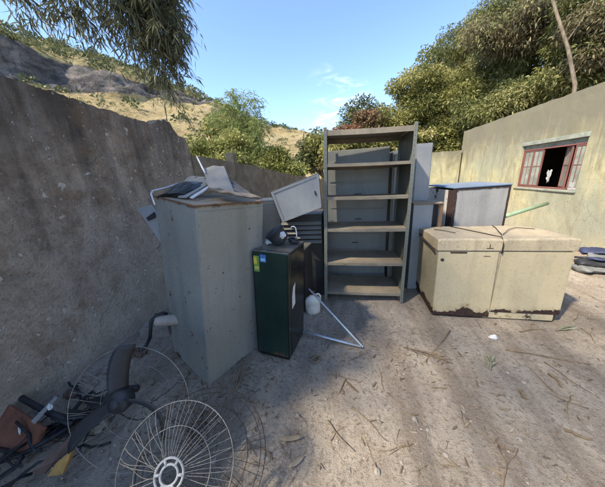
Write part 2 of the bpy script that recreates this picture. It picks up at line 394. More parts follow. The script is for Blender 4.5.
# thin cirrus wisps low over the far hill
tc = nt.nodes.new('ShaderNodeTexCoord'); mp = nt.nodes.new('ShaderNodeMapping'); mp.inputs['Scale'].default_value = (5, 5, 16)
nz = nt.nodes.new('ShaderNodeTexNoise'); nz.inputs['Scale'].default_value = 2.0; nz.inputs['Detail'].default_value = 8; nz.inputs['Roughness'].default_value = .62; nz.inputs['Distortion'].default_value = .5
nt.links.new(tc.outputs['Generated'], mp.inputs[0]); nt.links.new(mp.outputs[0], nz.inputs['Vector'])
cr = nt.nodes.new('ShaderNodeValToRGB'); cr.color_ramp.elements[0].position = .52; cr.color_ramp.elements[1].position = .78; nt.links.new(nz.outputs[0], cr.inputs[0])
d0 = nt.nodes.new('ShaderNodeVectorMath'); d0.operation = 'DISTANCE'; d0.inputs[1].default_value = tuple(ray(338, 106)); nt.links.new(tc.outputs['Generated'], d0.inputs[0])
mr = nt.nodes.new('ShaderNodeMapRange'); mr.inputs[1].default_value = .03; mr.inputs[2].default_value = .15; mr.inputs[3].default_value = 1; mr.inputs[4].default_value = 0; nt.links.new(d0.outputs['Value'], mr.inputs[0])
mm = nt.nodes.new('ShaderNodeMath'); mm.operation = 'MULTIPLY'; nt.links.new(cr.outputs[0], mm.inputs[0]); nt.links.new(mr.outputs[0], mm.inputs[1])
mx = nt.nodes.new('ShaderNodeMix'); mx.data_type = 'RGBA'; mx.inputs[7].default_value = (3.6, 3.9, 4.3, 1); nt.links.new(mm.outputs[0], mx.inputs[0]); nt.links.new(sky.outputs[0], mx.inputs[6])
nt.links.new(mx.outputs[2], bg.inputs[0]); nt.links.new(bg.outputs[0], wo.inputs[0])
sl = bpy.data.lights.new('sun', 'SUN'); sl.energy = 3.2; sl.angle = rad(2.2); sl.color = (1, .90, .74)
so = bpy.data.objects.new('sun', sl); COL.objects.link(so); so.rotation_euler = SUN.to_track_quat('Z', 'Y').to_euler(); so.location = (-8, -6, 12)
S.view_settings.view_transform = 'Standard'; S.view_settings.look = 'None'; S.view_settings.gamma = 1; S.view_settings.use_curve_mapping = False
S.view_settings.exposure = 1.6
S.render.engine = 'CYCLES'; S.cycles.max_bounces = 6; S.cycles.adaptive_threshold = .03; S.cycles.diffuse_bounces = 3; S.cycles.glossy_bounces = 2; S.cycles.transmission_bounces = 2

# ------------------------------------------------------------------ ground
def gz(x, y):
    k = 1.0 if abs(x) < 8 and -3 < y < 12 else 0.0
    if not k: return -.01
    z = .02 * noise.noise((x * .7, y * .7, 1)) + .010 * noise.noise((x * 2.7, y * 2.7, 4)) + .007 * noise.noise((x * 9, y * 9, 2)) + .0042 * noise.noise((x * 28, y * 28, 6))
    d = max(0, min(1, (-1.35 - x) / .95))            # dirt banked up along the left wall
    for x0 in (.62, 1.95):                           # old wheel ruts
        e = x - (x0 + .14 * (y - 1.5)) + .04 * noise.noise((y * 1.3, x0, 0)); k2 = .55 + .9 * noise.noise((x0, y * 1.1, 5))
        z += k2 * (-.016 * math.exp(-(e / .085) ** 2) + .010 * math.exp(-((abs(e) - .16) / .05) ** 2))
    return z + .05 * d * d
def axis(lo, hi, step, far):
    a = list(np.arange(lo, hi, step)); st = step; v = hi; up = []
    while v < far: up.append(v); st *= 1.5; v += st
    st = step; v = lo - step; dn = []
    while v > -far: dn.append(v); st *= 1.5; v -= st
    return dn[::-1] + a + up
xs = axis(-2.6, 4.8, .028, 1500); ys = axis(.2, 5.2, .028, 1500)
g = MB(); nx = len(xs); ny = len(ys)
gv = [(x, y, gz(x, y)) for y in ys for x in xs]
gf = [(j * nx + i, j * nx + i + 1, (j + 1) * nx + i + 1, (j + 1) * nx + i) for j in range(ny - 1) for i in range(nx - 1)]
me = bpy.data.meshes.new('ground'); me.from_pydata(gv, [], gf); me.polygons.foreach_set('use_smooth', [True] * len(gf)); me.materials.append(MAT['dirt'])
o = bpy.data.objects.new('ground', me); COL.objects.link(o); tag(o, 'dusty pale brown dirt floor of the yard', 'ground', kind='structure')

# ------------------------------------------------------------------ hills
def interp(p, tab):
    return float(np.interp(p, [a for a, b in tab], [b for a, b in tab]))
ridge = [(-260, -60), (-60, 4), (0, 26), (35, 38), (70, 47), (105, 55), (147, 72), (185, 90), (210, 102), (250, 120), (280, 128), (305, 137), (340, 146), (420, 150), (640, 150)]
rtop = [(-260, -10), (0, 40), (52, 57), (87, 61), (122, 71), (157, 86), (195, 95), (213, 104), (250, 124), (640, 154)]
rbot = [(-260, 90), (0, 84), (80, 94), (132, 101), (157, 101), (188, 103), (213, 106), (250, 130), (640, 160)]
cols = np.arange(-260, 641, 5.0); rows = 46
hv = []; rock = []; grn = []
for px in cols:
    yr, yt, yb = interp(px, ridge), interp(px, rtop), interp(px, rbot)
    yb = max(yb, yt + .5); yt = max(yt, yr + 1)
    pb = PR(px, yb, 100.); pt = PR(px, yt, 107.); pr = PR(px, yr, 140.)
    d = ray(px, 100); hd = Vector((d[0], d[1], 0)).normalized()
    p0 = hd * 34.; p0.z = -1.0
    pe = hd * 330.; pe.z = pr.z * .5
    ctrl = [p0, hd * 62 + Vector((0, 0, max(.3, pb.z * .42))), pb, pt, pr, pe]
    ts = [0, .16, .38, .62, .92, 1.]
    for j in range(rows):
        u = j / (rows - 1)
        k = min(len(ts) - 2, max(i for i in range(len(ts) - 1) if ts[i] <= u)); s = (u - ts[k]) / (ts[k + 1] - ts[k])
        p = ctrl[k].lerp(ctrl[k + 1], s)
        amp = .9 if k != 2 else 2.3
        nn = noise.fractal(p * .08, 1.0, 2.0, 4) ; n2 = noise.noise(p * .35)
        if 0 < j < rows - 1: p = p + Vector((hd.x * -nn * amp * 1.4, hd.y * -nn * amp * 1.4, nn * amp + n2 * (.25 if k != 2 else .9)))
        hv.append(p)
        inr = 1.0 if (k == 2 and (yb - yt) > 2.5 and px <= 214) else 0.0
        if k == 2: inr *= min(1, s * 4 + .3) * min(1, (1 - s) * 4 + .3)
        rock.append(inr); grn.append(1.0 if k == 3 and s > .55 else (.6 if k == 3 else .25))
hf = [(i * rows + j, (i + 1) * rows + j, (i + 1) * rows + j + 1, i * rows + j + 1) for i in range(len(cols) - 1) for j in range(rows - 1)]
me = bpy.data.meshes.new('hill'); me.from_pydata([tuple(p) for p in hv], [], hf); me.polygons.foreach_set('use_smooth', [True] * len(hf)); me.materials.append(MAT['hill'])
for nme, arr in (('rock', rock), ('green', grn)):
    a = me.attributes.new(nme, 'FLOAT', 'POINT'); a.data.foreach_set('value', arr)
o = bpy.data.objects.new('hill', me); COL.objects.link(o); tag(o, 'dry golden hillside with a band of bare grey rock', 'hill', kind='structure')
HV = hv

def grid_obj(name, P, nu, nv, mat):
    me = bpy.data.meshes.new(name); me.from_pydata([tuple(p) for p in P], [], [(i * nv + j, (i + 1) * nv + j, (i + 1) * nv + j + 1, i * nv + j + 1) for i in range(nu - 1) for j in range(nv - 1)])
    me.polygons.foreach_set('use_smooth', [True] * len(me.polygons)); me.materials.append(mat)
    o = bpy.data.objects.new(name, me); COL.objects.link(o); return o
def bankz(x, y):
    t = max(0, x - 7.3)
    return 2.55 + .62 * t * (1 - .006 * t) + .35 * noise.noise((x * .3, y * .3, 3)) + .12 * noise.noise((x * 1.1, y * 1.1, 8))
bp = [Vector((x, y, bankz(x, y) if x > 7.0 else -.3)) for x in [6.99] + list(np.linspace(7.01, 45, 60)) for y in np.linspace(-12, 46, 90)]
t = NT('dry_bank'); n = t.noise(.9, 6, .7); t.bump(n, .8, .3)
MAT['bank'] = t.fin(t.ramp(n, [(.3, (.07, .055, .03)), (.5, (.17, .13, .07)), (.7, (.28, .22, .11))]), .97, 0, .1)
o = grid_obj('embankment', bp, 61, 90, MAT['bank']); tag(o, 'dry earth bank rising behind the yellow wall', 'embankment', kind='structure')

# ------------------------------------------------------------------ walls
WX = -2.3
def strip_wall(name, label, prof, mat, thick, sub=.06):
    """prof: list of (point on the foot line, top height); wall with a rough top and dense faces"""
    P = [];
    for (a, za), (b, zb) in zip(prof[:-1], prof[1:]):
        L = (b - a).length; n = max(1, int(L / sub))
        for i in range(n): P.append((a.lerp(b, i / n), za + (zb - za) * i / n))
    P.append(prof[-1])
    m = MB(); nv = 26; N = len(P); front = []; back = []
    for i, (p, zt) in enumerate(P):
        q = P[min(i + 1, N - 1)][0] - P[max(i - 1, 0)][0]; nrm = Vector((q.y, -q.x, 0)).normalized()
        zt = zt + .022 * noise.noise((p.x * 4, p.y * 4, 3)) + .016 * noise.noise((p.x * 17, p.y * 17, 5)) + .012 * noise.noise((p.x * 41, p.y * 41, 5))
        for side, lst in ((1, front), (0, back)):
            for j in range(nv):
                z = -.1 + (zt + .1) * j / (nv - 1); bb = p + nrm * (0 if side else -thick)
                d = .010 * noise.noise((p.x * 1.5, p.y * 1.5, z * 1.5)) + .004 * noise.noise((p.x * 8, p.y * 8, z * 8))
                lst.append(Vector((bb.x, bb.y, z)) + nrm * (d if side else -d))
    off = N * nv; fs = []
    for i in range(N - 1):
        for j in range(nv - 1):
            a, b = i * nv + j, (i + 1) * nv + j
            fs += [[a, b, b + 1, a + 1], [off + b, off + a, off + a + 1, off + b + 1]]
        a, b = i * nv + nv - 1, (i + 1) * nv + nv - 1; fs.append([a, b, off + b, off + a])
    for i in (0, N - 1):
        for j in range(nv - 1): a = i * nv + j; fs.append([a, a + 1, off + a + 1, off + a])
    m.add(front + back, fs, False)
    return m
prof = [(Vector((WX, -3.6, 0)), 2.60), (Vector((WX, .6, 0)), 2.47)]
for px, py in ((0, 75), (60, 94), (100, 108), (150, 124), (157, 121), (164, 120), (170, 124), (175, 131), (178, 135), (185, 138), (188, 144)):
    q = PX(px, py, WX); prof.append((Vector((WX, q.y, 0)), q.z))
prof.append((Vector((WX, 3.40, 0)), 2.10))
m = strip_wall('concrete_wall', '', prof, MAT['wall'], .16, .022)
WALLR = empty('concrete_wall', 'tall dark stained rough rendered wall along the left of the yard', 'wall', (WX, 1.0, 0))
m.build('wall_panel', MAT['wall'], WALLR, world=True)
q1 = Vector((-2.30, 3.42, 0)); q2 = Vector((-1.43, 7.02, 0)); q3 = Vector((-.75, 9.95, 0))
m = strip_wall('boundary_wall', '', [(q1, 2.02), (q1.lerp(q2, .35), 1.93), (q2, 1.66), (q3, 1.45)], MAT['plank'], .15, .1)
bw = empty('boundary_wall', 'low brown streaked boundary wall receding behind the scrap cabinets', 'wall', q1)
m.build('wall_panel', MAT['plank'], bw, world=True)
pp = PY(232, 168, 5.0); cp = MB(); cp.box(pp.x - .09, pp.x + .09, 4.95, 5.10, 0, PY(232, 153, 5.0).z); cp.build('post', MAT['plank'], bw, world=True, bevel=.01)

m = strip_wall('back_wall', '', [(Vector((-.72, 10.1, 0)), 2.2), (Vector((4.42, 10.1, 0)), 2.22)], MAT['ywall'], .18, .12)
o = m.build('back_wall', MAT['ywall']); tag(o, 'low yellowish wall closing the far end of the yard', 'wall')
o = None

# ------------------------------------------------------------------ yellow building on the right
RX = 4.48
YB0, YB1 = -2.0, 10.25
WY0, WY1, WZ0, WZ1 = 5.41, 7.04, 1.03, 2.01
bl = empty('yellow_building', 'long faded yellow rendered building with a broken window', 'building', (RX, 4, 0))
def wall_grid(y0, y1, z0, z1, m, top=False):
    ny_, nz_ = max(2, int((y1 - y0) / .12)), max(2, int((z1 - z0) / .12)); base = len(m.v); vs = []
    for i in range(ny_ + 1):
        for j in range(nz_ + 1):
            y = y0 + (y1 - y0) * i / ny_; z = z0 + (z1 - z0) * j / nz_
            e = (0 < i < ny_ and 0 < j < nz_)
            x = RX + (.012 * noise.noise((3, y * 1.3, z * 1.3)) + .004 * noise.noise((5, y * 7, z * 7)) if e else 0)
            zz = z + (.03 * noise.noise((1, y * 3, 2)) + .015 * noise.noise((1, y * 13, 2)) if top and j == nz_ else 0)
            vs.append((x, y, zz))
    fs = [[i * (nz_ + 1) + j, i * (nz_ + 1) + j + 1, (i + 1) * (nz_ + 1) + j + 1, (i + 1) * (nz_ + 1) + j] for i in range(ny_) for j in range(nz_)]
    m.add(vs, fs)
    if top:
        k = nz_
        tv = [Vector(vs[i * (nz_ + 1) + nz_]) for i in range(ny_ + 1)]; n0 = len(m.v)
        m.add([p for p in tv] + [p + Vector((.2, 0, 0)) for p in tv], [[i, i + 1, ny_ + 2 + i, ny_ + 1 + i] for i in range(ny_)])
m = MB()
wall_grid(YB0, WY0, -.05, WZ1 + .09, m); wall_grid(WY1, YB1, -.05, WZ1 + .09, m); wall_grid(WY0, WY1, -.05, WZ0, m); wall_grid(YB0, YB1, WZ1 + .09, 2.88, m, True)
m.box(RX + .2, RX + .205, YB0, WY0, -.05, 2.8); m.box(RX + .2, RX + .205, WY1, YB1, -.05, 2.8); m.box(RX + .2, RX + .205, WY0, WY1, -.05, WZ0); m.box(RX + .2, RX + .205, WY0, WY1, WZ1 + .09, 2.8)
m.box(RX + .004, RX + .2, WY0 - .004, WY0 - .002, WZ0, WZ1); m.box(RX + .004, RX + .2, WY1 + .002, WY1 + .004, WZ0, WZ1); m.box(RX + .004, RX + .2, WY0, WY1, WZ0 - .004, WZ0 - .002)
m.build('wall', MAT['ywall'], bl, world=True)
m = MB(); m.box(RX + .21, 6.8, YB0, YB0 + .1, -.05, 2.7); m.box(RX + .21, 6.8, YB1 - .1, YB1, -.05, 2.7); m.box(6.8, 6.9, YB0, YB1, -.05, 2.7); m.build('inner_wall', MAT['dark'], bl, world=True)
m = MB(); m.box(RX + .21, 6.98, YB0, YB1, 2.62, 2.76); m.build('roof', MAT['cement'], bl, world=True)
m = MB(); m.box(RX - .012, RX + .19, WY0 - .02, WY1 + .03, WZ1 + .002, WZ1 + .088); m.build('lintel', MAT['lintel'], bl, world=True, bevel=.008)
m = MB(); m.box(RX - .03, RX + .17, WY0 - .03, WY1 + .03, WZ0 - .045, WZ0 - .006); m.build('sill', MAT['lintel'], bl, world=True, bevel=.008)
# window: fixed light, open leaf, gap, second leaf, gap
fx = RX + .06
wf = MB(); r = .02
wf.box(fx - .02, fx + .03, WY0, WY1, WZ0, WZ0 + .035); wf.box(fx - .02, fx + .03, WY0, WY1, WZ1 - .12, WZ1 - .09)
yl = lambda u: WY1 + (WY0 - WY1) * u
for u in (0.012, .988): wf.box(fx - .02, fx + .03, yl(u) - .018, yl(u) + .018, WZ0 + .036, WZ1 - .121)
window = wf.build('window', MAT['redframe'], bl, world=True, bevel=.003)
m = MB(); m.box(fx, fx + .008, WY0 + .004, WY1 - .004, WZ1 - .089, WZ1 - .002); m.build('transom_pane', MAT['glass'], window, world=True)
def leaf(u0, u1, swing, hinge):
    y0, y1 = yl(u1), yl(u0); wd = y1 - y0; hy = y1 if hinge == 'L' else y0; sg = -1 if hinge == 'L' else 1
    M = Matrix.Translation((fx, hy, 0)) @ Matrix.Rotation(swing, 4, 'Z')
    zb, zt = WZ0 + .04, WZ1 - .125
    a = MB(); w2 = .024
    for c in (w2 / 2, wd - w2 / 2): a.box(-.014, .014, min(sg * (c - w2 / 2), sg * (c + w2 / 2)), max(sg * (c - w2 / 2), sg * (c + w2 / 2)), zb, zt, M)
    lo, hi = sorted((sg * w2, sg * (wd - w2)))
    for z in (zb + .012, zt - .012): a.box(-.013, .013, lo, hi, z - .012, z + .012, M)
    zm = zb + (zt - zb) * .55; a.box(-.009, .009, lo, hi, zm - .008, zm + .008, M)
    ymid = (lo + hi) / 2; a.box(-.008, .008, ymid - .007, ymid + .007, zb + .025, zt - .025, M)
    s = a.build('sash', MAT['redframe'], window, world=True, bevel=.002)
    b = MB(); b.box(-.003, .003, lo, hi, zb + .025, zt - .025, M); b.build('pane', MAT['glass'], window, world=True)
leaf(.03, .20, 0, 'L'); leaf(.205, .375, 0, 'R'); leaf(.60, .80, rad(-24), 'R'); leaf(.86, .975, rad(10), 'R')
m = MB(); m.box(fx - .003, fx + .003, yl(.80), yl(.655), WZ0 + .3, WZ1 - .125)
b = MB(); b.box(fx - .01, fx + .02, yl(.845) - .012, yl(.845) + .012, WZ0 + .037, WZ1 - .122); b.build('mullion', MAT['redframe'], window, world=True)
# rag in the opening, papers on the sill
q = Vector((RX + .10, yl(.50), WZ0 + .22)); m = MB()
vs = []; fs = []
for i in range(7):
    for j in range(10):
        s_ = (i / 6 - .5) * .12 * (1.1 - j / 13); vs.append((q.x + .02 * noise.noise((i * .9, j * .7, 1)), q.y + s_ + .03 * noise.noise((i, j * .6, 4)), q.z + .17 - j * .03 + .02 * math.sin(i * 1.3)))
fs = [[i * 10 + j, i * 10 + j + 1, (i + 1) * 10 + j + 1, (i + 1) * 10 + j] for i in range(6) for j in range(9)]
m.add(vs, fs, True); o = m.build('rag', MAT['rag']); so_ = o.modifiers.new('thick', 'SOLIDIFY'); so_.thickness = .006; tag(o, 'white rag hanging in the open gap of the red window', 'rag')
m = MB(); yy = yl(.93); m.box(RX + .02, RX + .15, yy - .09, yy + .08, WZ0 + .002, WZ0 + .05); m.box(RX + .03, RX + .14, yy - .02, yy + .07, WZ0 + .052, WZ0 + .15)
o = m.build('carton', MAT['rag'], bevel=.004); tag(o, 'small white carton standing at the near corner of the window', 'carton')

# ------------------------------------------------------------------ grey cabinet (leaning)
gc = empty('steel_cabinet', 'tall grey green steel cabinet leaning left with a rusty top edge', 'cabinet', (-1.237, 1.695, 0.0), (rad(5.7), rad(3.8), rad(62.7)))
a, b, hh = .583 / 2, .608 / 2, 1.495
m = MB(); m.box(-a, a, -b, b, 0, hh - .012); m.build('body', MAT['greycab'], gc, bevel=.006)
m = MB(); m.box(-a + .006, a - .006, -b - .006, -b - .001, .05, hh - .05); m.build('door', MAT['greycab'], gc, bevel=.002)
m = MB()
n = 26; top = []
for i in range(n):
    for j in range(n):
        x = -a - .004 + (2 * a + .008) * i / (n - 1); y = -b - .008 + (2 * b + .012) * j / (n - 1)
        ed = min(i, n - 1 - i, j, n - 1 - j)
        top.append((x, y, hh - .009 + (0 if ed == 0 else .008) + .014 * noise.noise((x * 5, y * 5, 2)) * min(1, ed / 4)))
m.add(top, [[i * n + j, (i + 1) * n + j, (i + 1) * n + j + 1, i * n + j + 1] for i in range(n - 1) for j in range(n - 1)], True)
o = m.build('lid', MAT['rustlid'], gc)
m = MB()
for (x0, x1, y0, y1) in ((-a - .004, a + .004, -b - .0085, -b - .0065), (-a - .007, -a - .002, -b - .004, b + .004)): m.box(x0, x1, y0, y1, hh - .016, hh - .004)
m.build('rim', MAT['rustrim'], gc)
for k in range(7):
    x = random.uniform(-a + .08, a - .08); z = random.uniform(.25, hh - .1); s_ = random.uniform(.002, .0045)
    m = MB(); m.box(x - s_, x + s_, -b - .0085, -b - .0055, z - s_, z + s_ * 1.5); m.build('rivet', MAT['darkwire'], gc)

# scrap lying on the cabinet
GM = ROOTM[gc.name]
def on_top(px, py, dz=0.0):             # where a sight line meets the plane of the cabinet's top
    n = (GM.to_3x3() @ Vector((0, 0, 1))).normalized(); p0 = GM @ Vector((0, 0, hh + .012 + dz))
    d = Vector(ray(px, py)); c = Vector(C0); return c + d * ((p0 - c).dot(n) / d.dot(n))
def plate(name, pts, th, mat, label, cat, group=None, bevel=.002):
    m = MB(); m.slab(pts, th); o = m.build(name, mat, bevel=bevel); return tag(o, label, cat, group)
def bent_sheet(pts, mat, label, bulge=.02, rim=.014, amp=.008, sd=0):
    A_, B_, C_, D_ = [Vector(p) for p in pts]; n = (B_ - A_).cross(D_ - A_).normalized(); nu, nv = 12, 10
    if n.z < 0: n = -n
    m = MB(); vs = []
    for i in range(nu + 1):
        for j in range(nv + 1):
            u, v = i / nu, j / nv; p = A_.lerp(B_, u).lerp(D_.lerp(C_, u), v)
            vs.append(p + n * (bulge * 4 * u * (1 - u) + amp * 2 * noise.noise((u * 3 + sd, v * 3, sd))))
    q = nv + 1; fs = [[i * q + j, (i + 1) * q + j, (i + 1) * q + j + 1, i * q + j + 1] for i in range(nu) for j in range(nv)]
    b0 = len(vs)
    for j, off in ((0, A_ - D_), (nv, D_ - A_)):
        for i in range(nu + 1): vs.append(vs[i * q + j] - n * rim)
    for e, j in enumerate((0, nv)):
        st = b0 + e * (nu + 1); fs += [[i * q + j, (i + 1) * q + j, st + i + 1, st + i] for i in range(nu)]
    m.add(vs, fs, False); o = m.build('metal_sheet', mat); t_ = o.modifiers.new('thick', 'SOLIDIFY'); t_.thickness = .002; return tag(o, label, 'metal sheet')
c_ = GM @ Vector((0, 0, hh))
# blue-black folded panel: front lip on the top, rising to the rear
A = PD(157, 196, 1.72); B = PD(184, 194, 1.66); Cc = PD(213, 180, 1.95); D = PD(191, 177, 2.05)
bent_sheet([A, B, Cc, D], MAT['fridgeside'], 'black bent sheet metal panel lying on top of the grey cabinet', .015, .02, .008, 1)
plate('metal_strip', [PD(178, 198, 1.66), PD(186, 198.5, 1.62), PD(212, 183, 1.90), PD(206, 181.5, 1.94)], .01, MAT['palesteel'], 'wider pale metal strip beside the black panel on the cabinet', 'metal strip')
plate('metal_strip', [PD(190, 198.5, 1.62), PD(193, 199, 1.60), PD(216, 184.5, 1.86), PD(214, 183.5, 1.90)], .01, MAT['tin'], 'narrow white metal strip on the cabinet near the white sheet', 'metal strip')
bent_sheet([PD(208, 187, 1.72), PD(235, 194, 1.62), PD(224, 166, 2.05), PD(203, 169, 2.10)], MAT['greysteel'], 'pale sheet metal panel propped up on the grey cabinet', .012, .012, .006, 2)
bent_sheet([PD(208, 190, 1.66), PD(236, 195, 1.55), PD(262, 198, 1.60), PD(222, 187.5, 1.82)], MAT['rustlid'], 'brown rusty sheet lying flat on the grey cabinet', .01, .006, .008, 3)
bent_sheet([PD(168, 190, 1.85), PD(196, 176, 2.08), PD(214, 178, 2.0), PD(205, 186, 1.82)], MAT['greysteel'], 'grey bent sheet under the black panel on the cabinet', .02, .016, .01, 4)
bent_sheet([PD(216, 188, 1.78), PD(240, 193, 1.64), PD(252, 195, 1.66), PD(232, 181, 1.95)], MAT['darksteel'], 'dark flat sheet behind the pale sheet on the cabinet', .012, .012, .008, 5)
m = MB(); m.tube([PD(205, 173, 1.95), PD(197, 157, 2.15)], .008); tag(m.build('metal_rod', MAT['tin']), 'thin pale rod sticking up above the white sheet', 'rod')
m = MB(); m.tube([PD(155, 205, 1.70), PD(151, 194, 1.72), PD(152.5, 191, 1.74), PD(165, 188, 1.82), PD(178, 183.5, 1.92)], .007); tag(m.build('bent_wire', MAT['tin']), 'bent pale tube looped over the left corner of the cabinet', 'tube')
hp = empty('drawer_front', 'loose pale grey drawer front hanging between cabinet and left wall', 'drawer front', PD(150, 222, 1.98))
m = MB(); m.slab([PD(136.5, 208, 2.0), PD(151, 205, 1.95), PD(160, 218, 1.9), PD(160, 242, 1.9)], .015); m.build('panel', MAT['palesteel'], hp, world=True, bevel=.003)
m = MB(); m.slab([PD(146, 218, 1.945), PD(154, 212, 1.915), PD(155, 217, 1.90), PD(148, 220.5, 1.93)], .006); m.build('slot', MAT['black'], hp, world=True)

# ------------------------------------------------------------------ dark green fridge with things on it
fr = empty('mini_fridge', 'small dark green fridge with yellow and blue stickers', 'fridge', (-.616, 1.837, .002), (rad(-1.6), rad(3.1), rad(-8.8)))
a, b, hh = .321 / 2, .402 / 2, 1.034
m = MB(); m.box(-a, a, -b + .05, b, .03, hh - .02); m.build('body', MAT['fridgeside'], fr, bevel=.008)
m = MB(); m.box(-a, a, -b, -b + .045, .035, hh - .004); m.build('door', MAT['fridge'], fr, bevel=.008)
m = MB(); m.box(-a - .003, a + .003, -b + .046, b + .003, hh - .019, hh); m.build('top', MAT['darksteel'], fr, bevel=.004)
m = MB(); m.box(-a + .01, a - .01, -b + .02, b - .02, 0, .029); m.build('base', MAT['fridgeside'], fr)
m = MB(); m.box(-a, -a + .012, -b - .003, -b - .0008, .04, hh - .02); m.box(a - .012, a, -b - .003, -b - .0008, .04, hh - .02); m.box(-a, a, -b - .003, -b - .0008, .036, .048); m.build('door_trim', MAT['fridgeside'], fr, bevel=.001)
def sticker(name, x0, x1, z0, z1, colr, dy=.0022):
    t = NT(name + '_print'); n_ = t.noise(40, 3); mt = t.fin(t.mix(t.ramp(n_, [(.45, 0), (.6, .4)]), colr, tuple(c * .6 for c in colr)), .5)
    m = MB(); m.box(x0, x1, -b - dy, -b - dy + .0012, z0, z1); return m.build(name, mt, fr)
sticker('sticker', -a + .008, -a + .062, hh - .185, hh - .045, (.14, .27, .06))
sticker('sticker', -a + .012, -a + .040, hh - .12, hh - .055, (.55, .48, .06), .0036)
sticker('sticker', -a + .020, -a + .058, hh - .165, hh - .135, (.50, .46, .10), .0036)
sticker('sticker', -a + .072, -a + .125, hh - .095, hh - .03, (.05, .16, .42))
sticker('sticker', -a + .078, -a + .119, hh - .085, hh - .062, (.30, .50, .72), .0036)
m = MB(); m.slab([(a + .0006, -b + .075, .50), (a + .0006, -b + .15, .52), (a + .0006, -b + .14, .64), (a + .0006, -b + .155, .72), (a + .0006, -b + .10, .70), (a + .0006, -b + .08, .62)], Vector((.0015, 0, 0))); m.build('white_patch', MAT['paper'], fr)  # ragged white patch on the black side
FMx = ROOTM[fr.name]
def ft(x, y, z=0.0): return FMx @ Vector((x, y, hh + z))
# motor / bowl
mo = empty('electric_motor', 'rounded black motor housing lying on top of the green fridge', 'motor', ft(-.02, .03))
Mm = Matrix.Translation(ft(-.03, .03, .075)) @ Euler((rad(18), rad(-32), rad(-20))).to_matrix().to_4x4()
m = MB(); m.lathe([(.001, -.07), (.055, -.07), (.066, -.06), (.080, -.01), (.088, .05), (.092, .052), (.092, .062), (.05, .075), (.001, .078)], 22, Mm); m.build('housing', MAT['blade'], mo, world=True)
m = MB()
for k in range(10):
    t_ = 2 * math.pi * k / 10; u = Vector((math.cos(t_), math.sin(t_), 0)); m.box(-.004, .004, .066, .082, -.055, .04, Mm @ Matrix.Rotation(t_, 4, 'Z'))
m.build('fin', MAT['blade'], mo, world=True)
m = MB(); m.ring(ft(.10, .09, .022), (.1, .1, 1), .035, .012, 24, 8); m.ring(ft(.09, .085, .042), (.2, -.1, 1), .033, .010, 24, 8); tag(m.build('cable_coil', MAT['black']), 'small black cable coil on the right of the fridge top', 'cable')
q = ft(.11, .15); m = MB(); m.tube([q, q + Vector((0, 0, .09)), q + Vector((-.005, 0, .135)), q + Vector((-.02, 0, .15)), q + Vector((-.045, 0, .145)), q + Vector((-.05, 0, .125))], .005); tag(m.build('hook_wire', MAT['tin']), 'thin pale wire hook standing on the rear of the fridge', 'hook')
def crumple(name, c, s, mat, label, cat, seed):
    m = MB(); bmm = bmesh.new(); bmesh.ops.create_icosphere(bmm, subdivisions=3, radius=1)
    vs = []
    for v in bmm.verts:
        p = v.co; n_ = 1 + .5 * noise.noise(p * 1.6 + Vector((seed, 0, 0))) + .3 * noise.noise(p * 4 + Vector((0, seed, 0)))
        vs.append(Vector((p.x * s[0] * n_, p.y * s[1] * n_, p.z * s[2] * n_)) + Vector(c))
    m.add(vs, [[v.index for v in f.verts] for f in bmm.faces], False); bmm.free(); return tag(m.build(name, mat), label, cat)
crumple('crumpled_paper', ft(-.115, .03, .02), (.04, .05, .022), MAT['paper'], 'crumpled white paper at the left of the fridge top', 'paper', 3)
crumple('crumpled_paper', ft(.035, -.015, .10), (.03, .02, .026), MAT['paper'], 'white scrap of paper stuck beside the motor on the fridge', 'paper', 8)
# black box behind
q = G(306, 333); bx = empty('metal_box', 'narrow black metal box standing between green fridge and jug', 'box', (-.49, 2.52, 0), (0, 0, rad(-10)))
m = MB(); m.box(-.11, .07, -.10, .16, .0, .80); m.build('body', MAT['darksteel'], bx, bevel=.006)
m = MB(); m.box(-.113, .073, -.103, .163, .801, .818); m.build('lid', MAT['shelf'], bx, bevel=.004)
# louvred cabinet
lc = empty('louvred_cabinet', 'black cabinet with horizontal louvres left of the tall shelf', 'cabinet', (-.50, 2.85, 0), (0, 0, rad(2)))
m = MB(); m.box(-.32, .235, 0, .45, 0, 1.14); m.build('body', MAT['darksteel'], lc, bevel=.006)
for k in range(5):
    z = .80 + k * .062; m = MB(); m.slab([(-.30, -.004, z), (.22, -.004, z), (.22, -.045, z - .028), (-.30, -.045, z - .028)], .008); m.build('louvre', MAT['greysteel'], lc)
m = MB(); m.box(-.26, -.02, -.012, -.002, .30, .62); m.build('hatch', MAT['shelf'], lc, bevel=.003)
# tilted locker on it
A, B, Cc, D = PY(273, 191, 2.52), PY(282, 223, 2.52), PY(322, 207.5, 2.62), PY(319, 173, 2.62)
A = PY(270, 192.5, 2.50)
nrm = (B - A).cross(D - A).normalized();
if nrm.y < 0: nrm = -nrm
tl = empty('tilted_locker', 'pale grey steel locker box tilted on the louvred cabinet', 'locker', (A + B + Cc + D) / 4)
m = MB(); m.slab([A, B, Cc, D], Vector(nrm) * .30); m.build('body', MAT['darksteel'], tl, world=True, bevel=.006)
k = .012; c4 = (A + B + Cc + D) / 4
pts = [p + (c4 - p) * .03 - Vector(nrm) * .010 for p in (A, B, Cc, D)]
m = MB(); m.slab(pts, Vector(nrm) * .008); m.build('door', MAT['palesteel'], tl, world=True, bevel=.002)

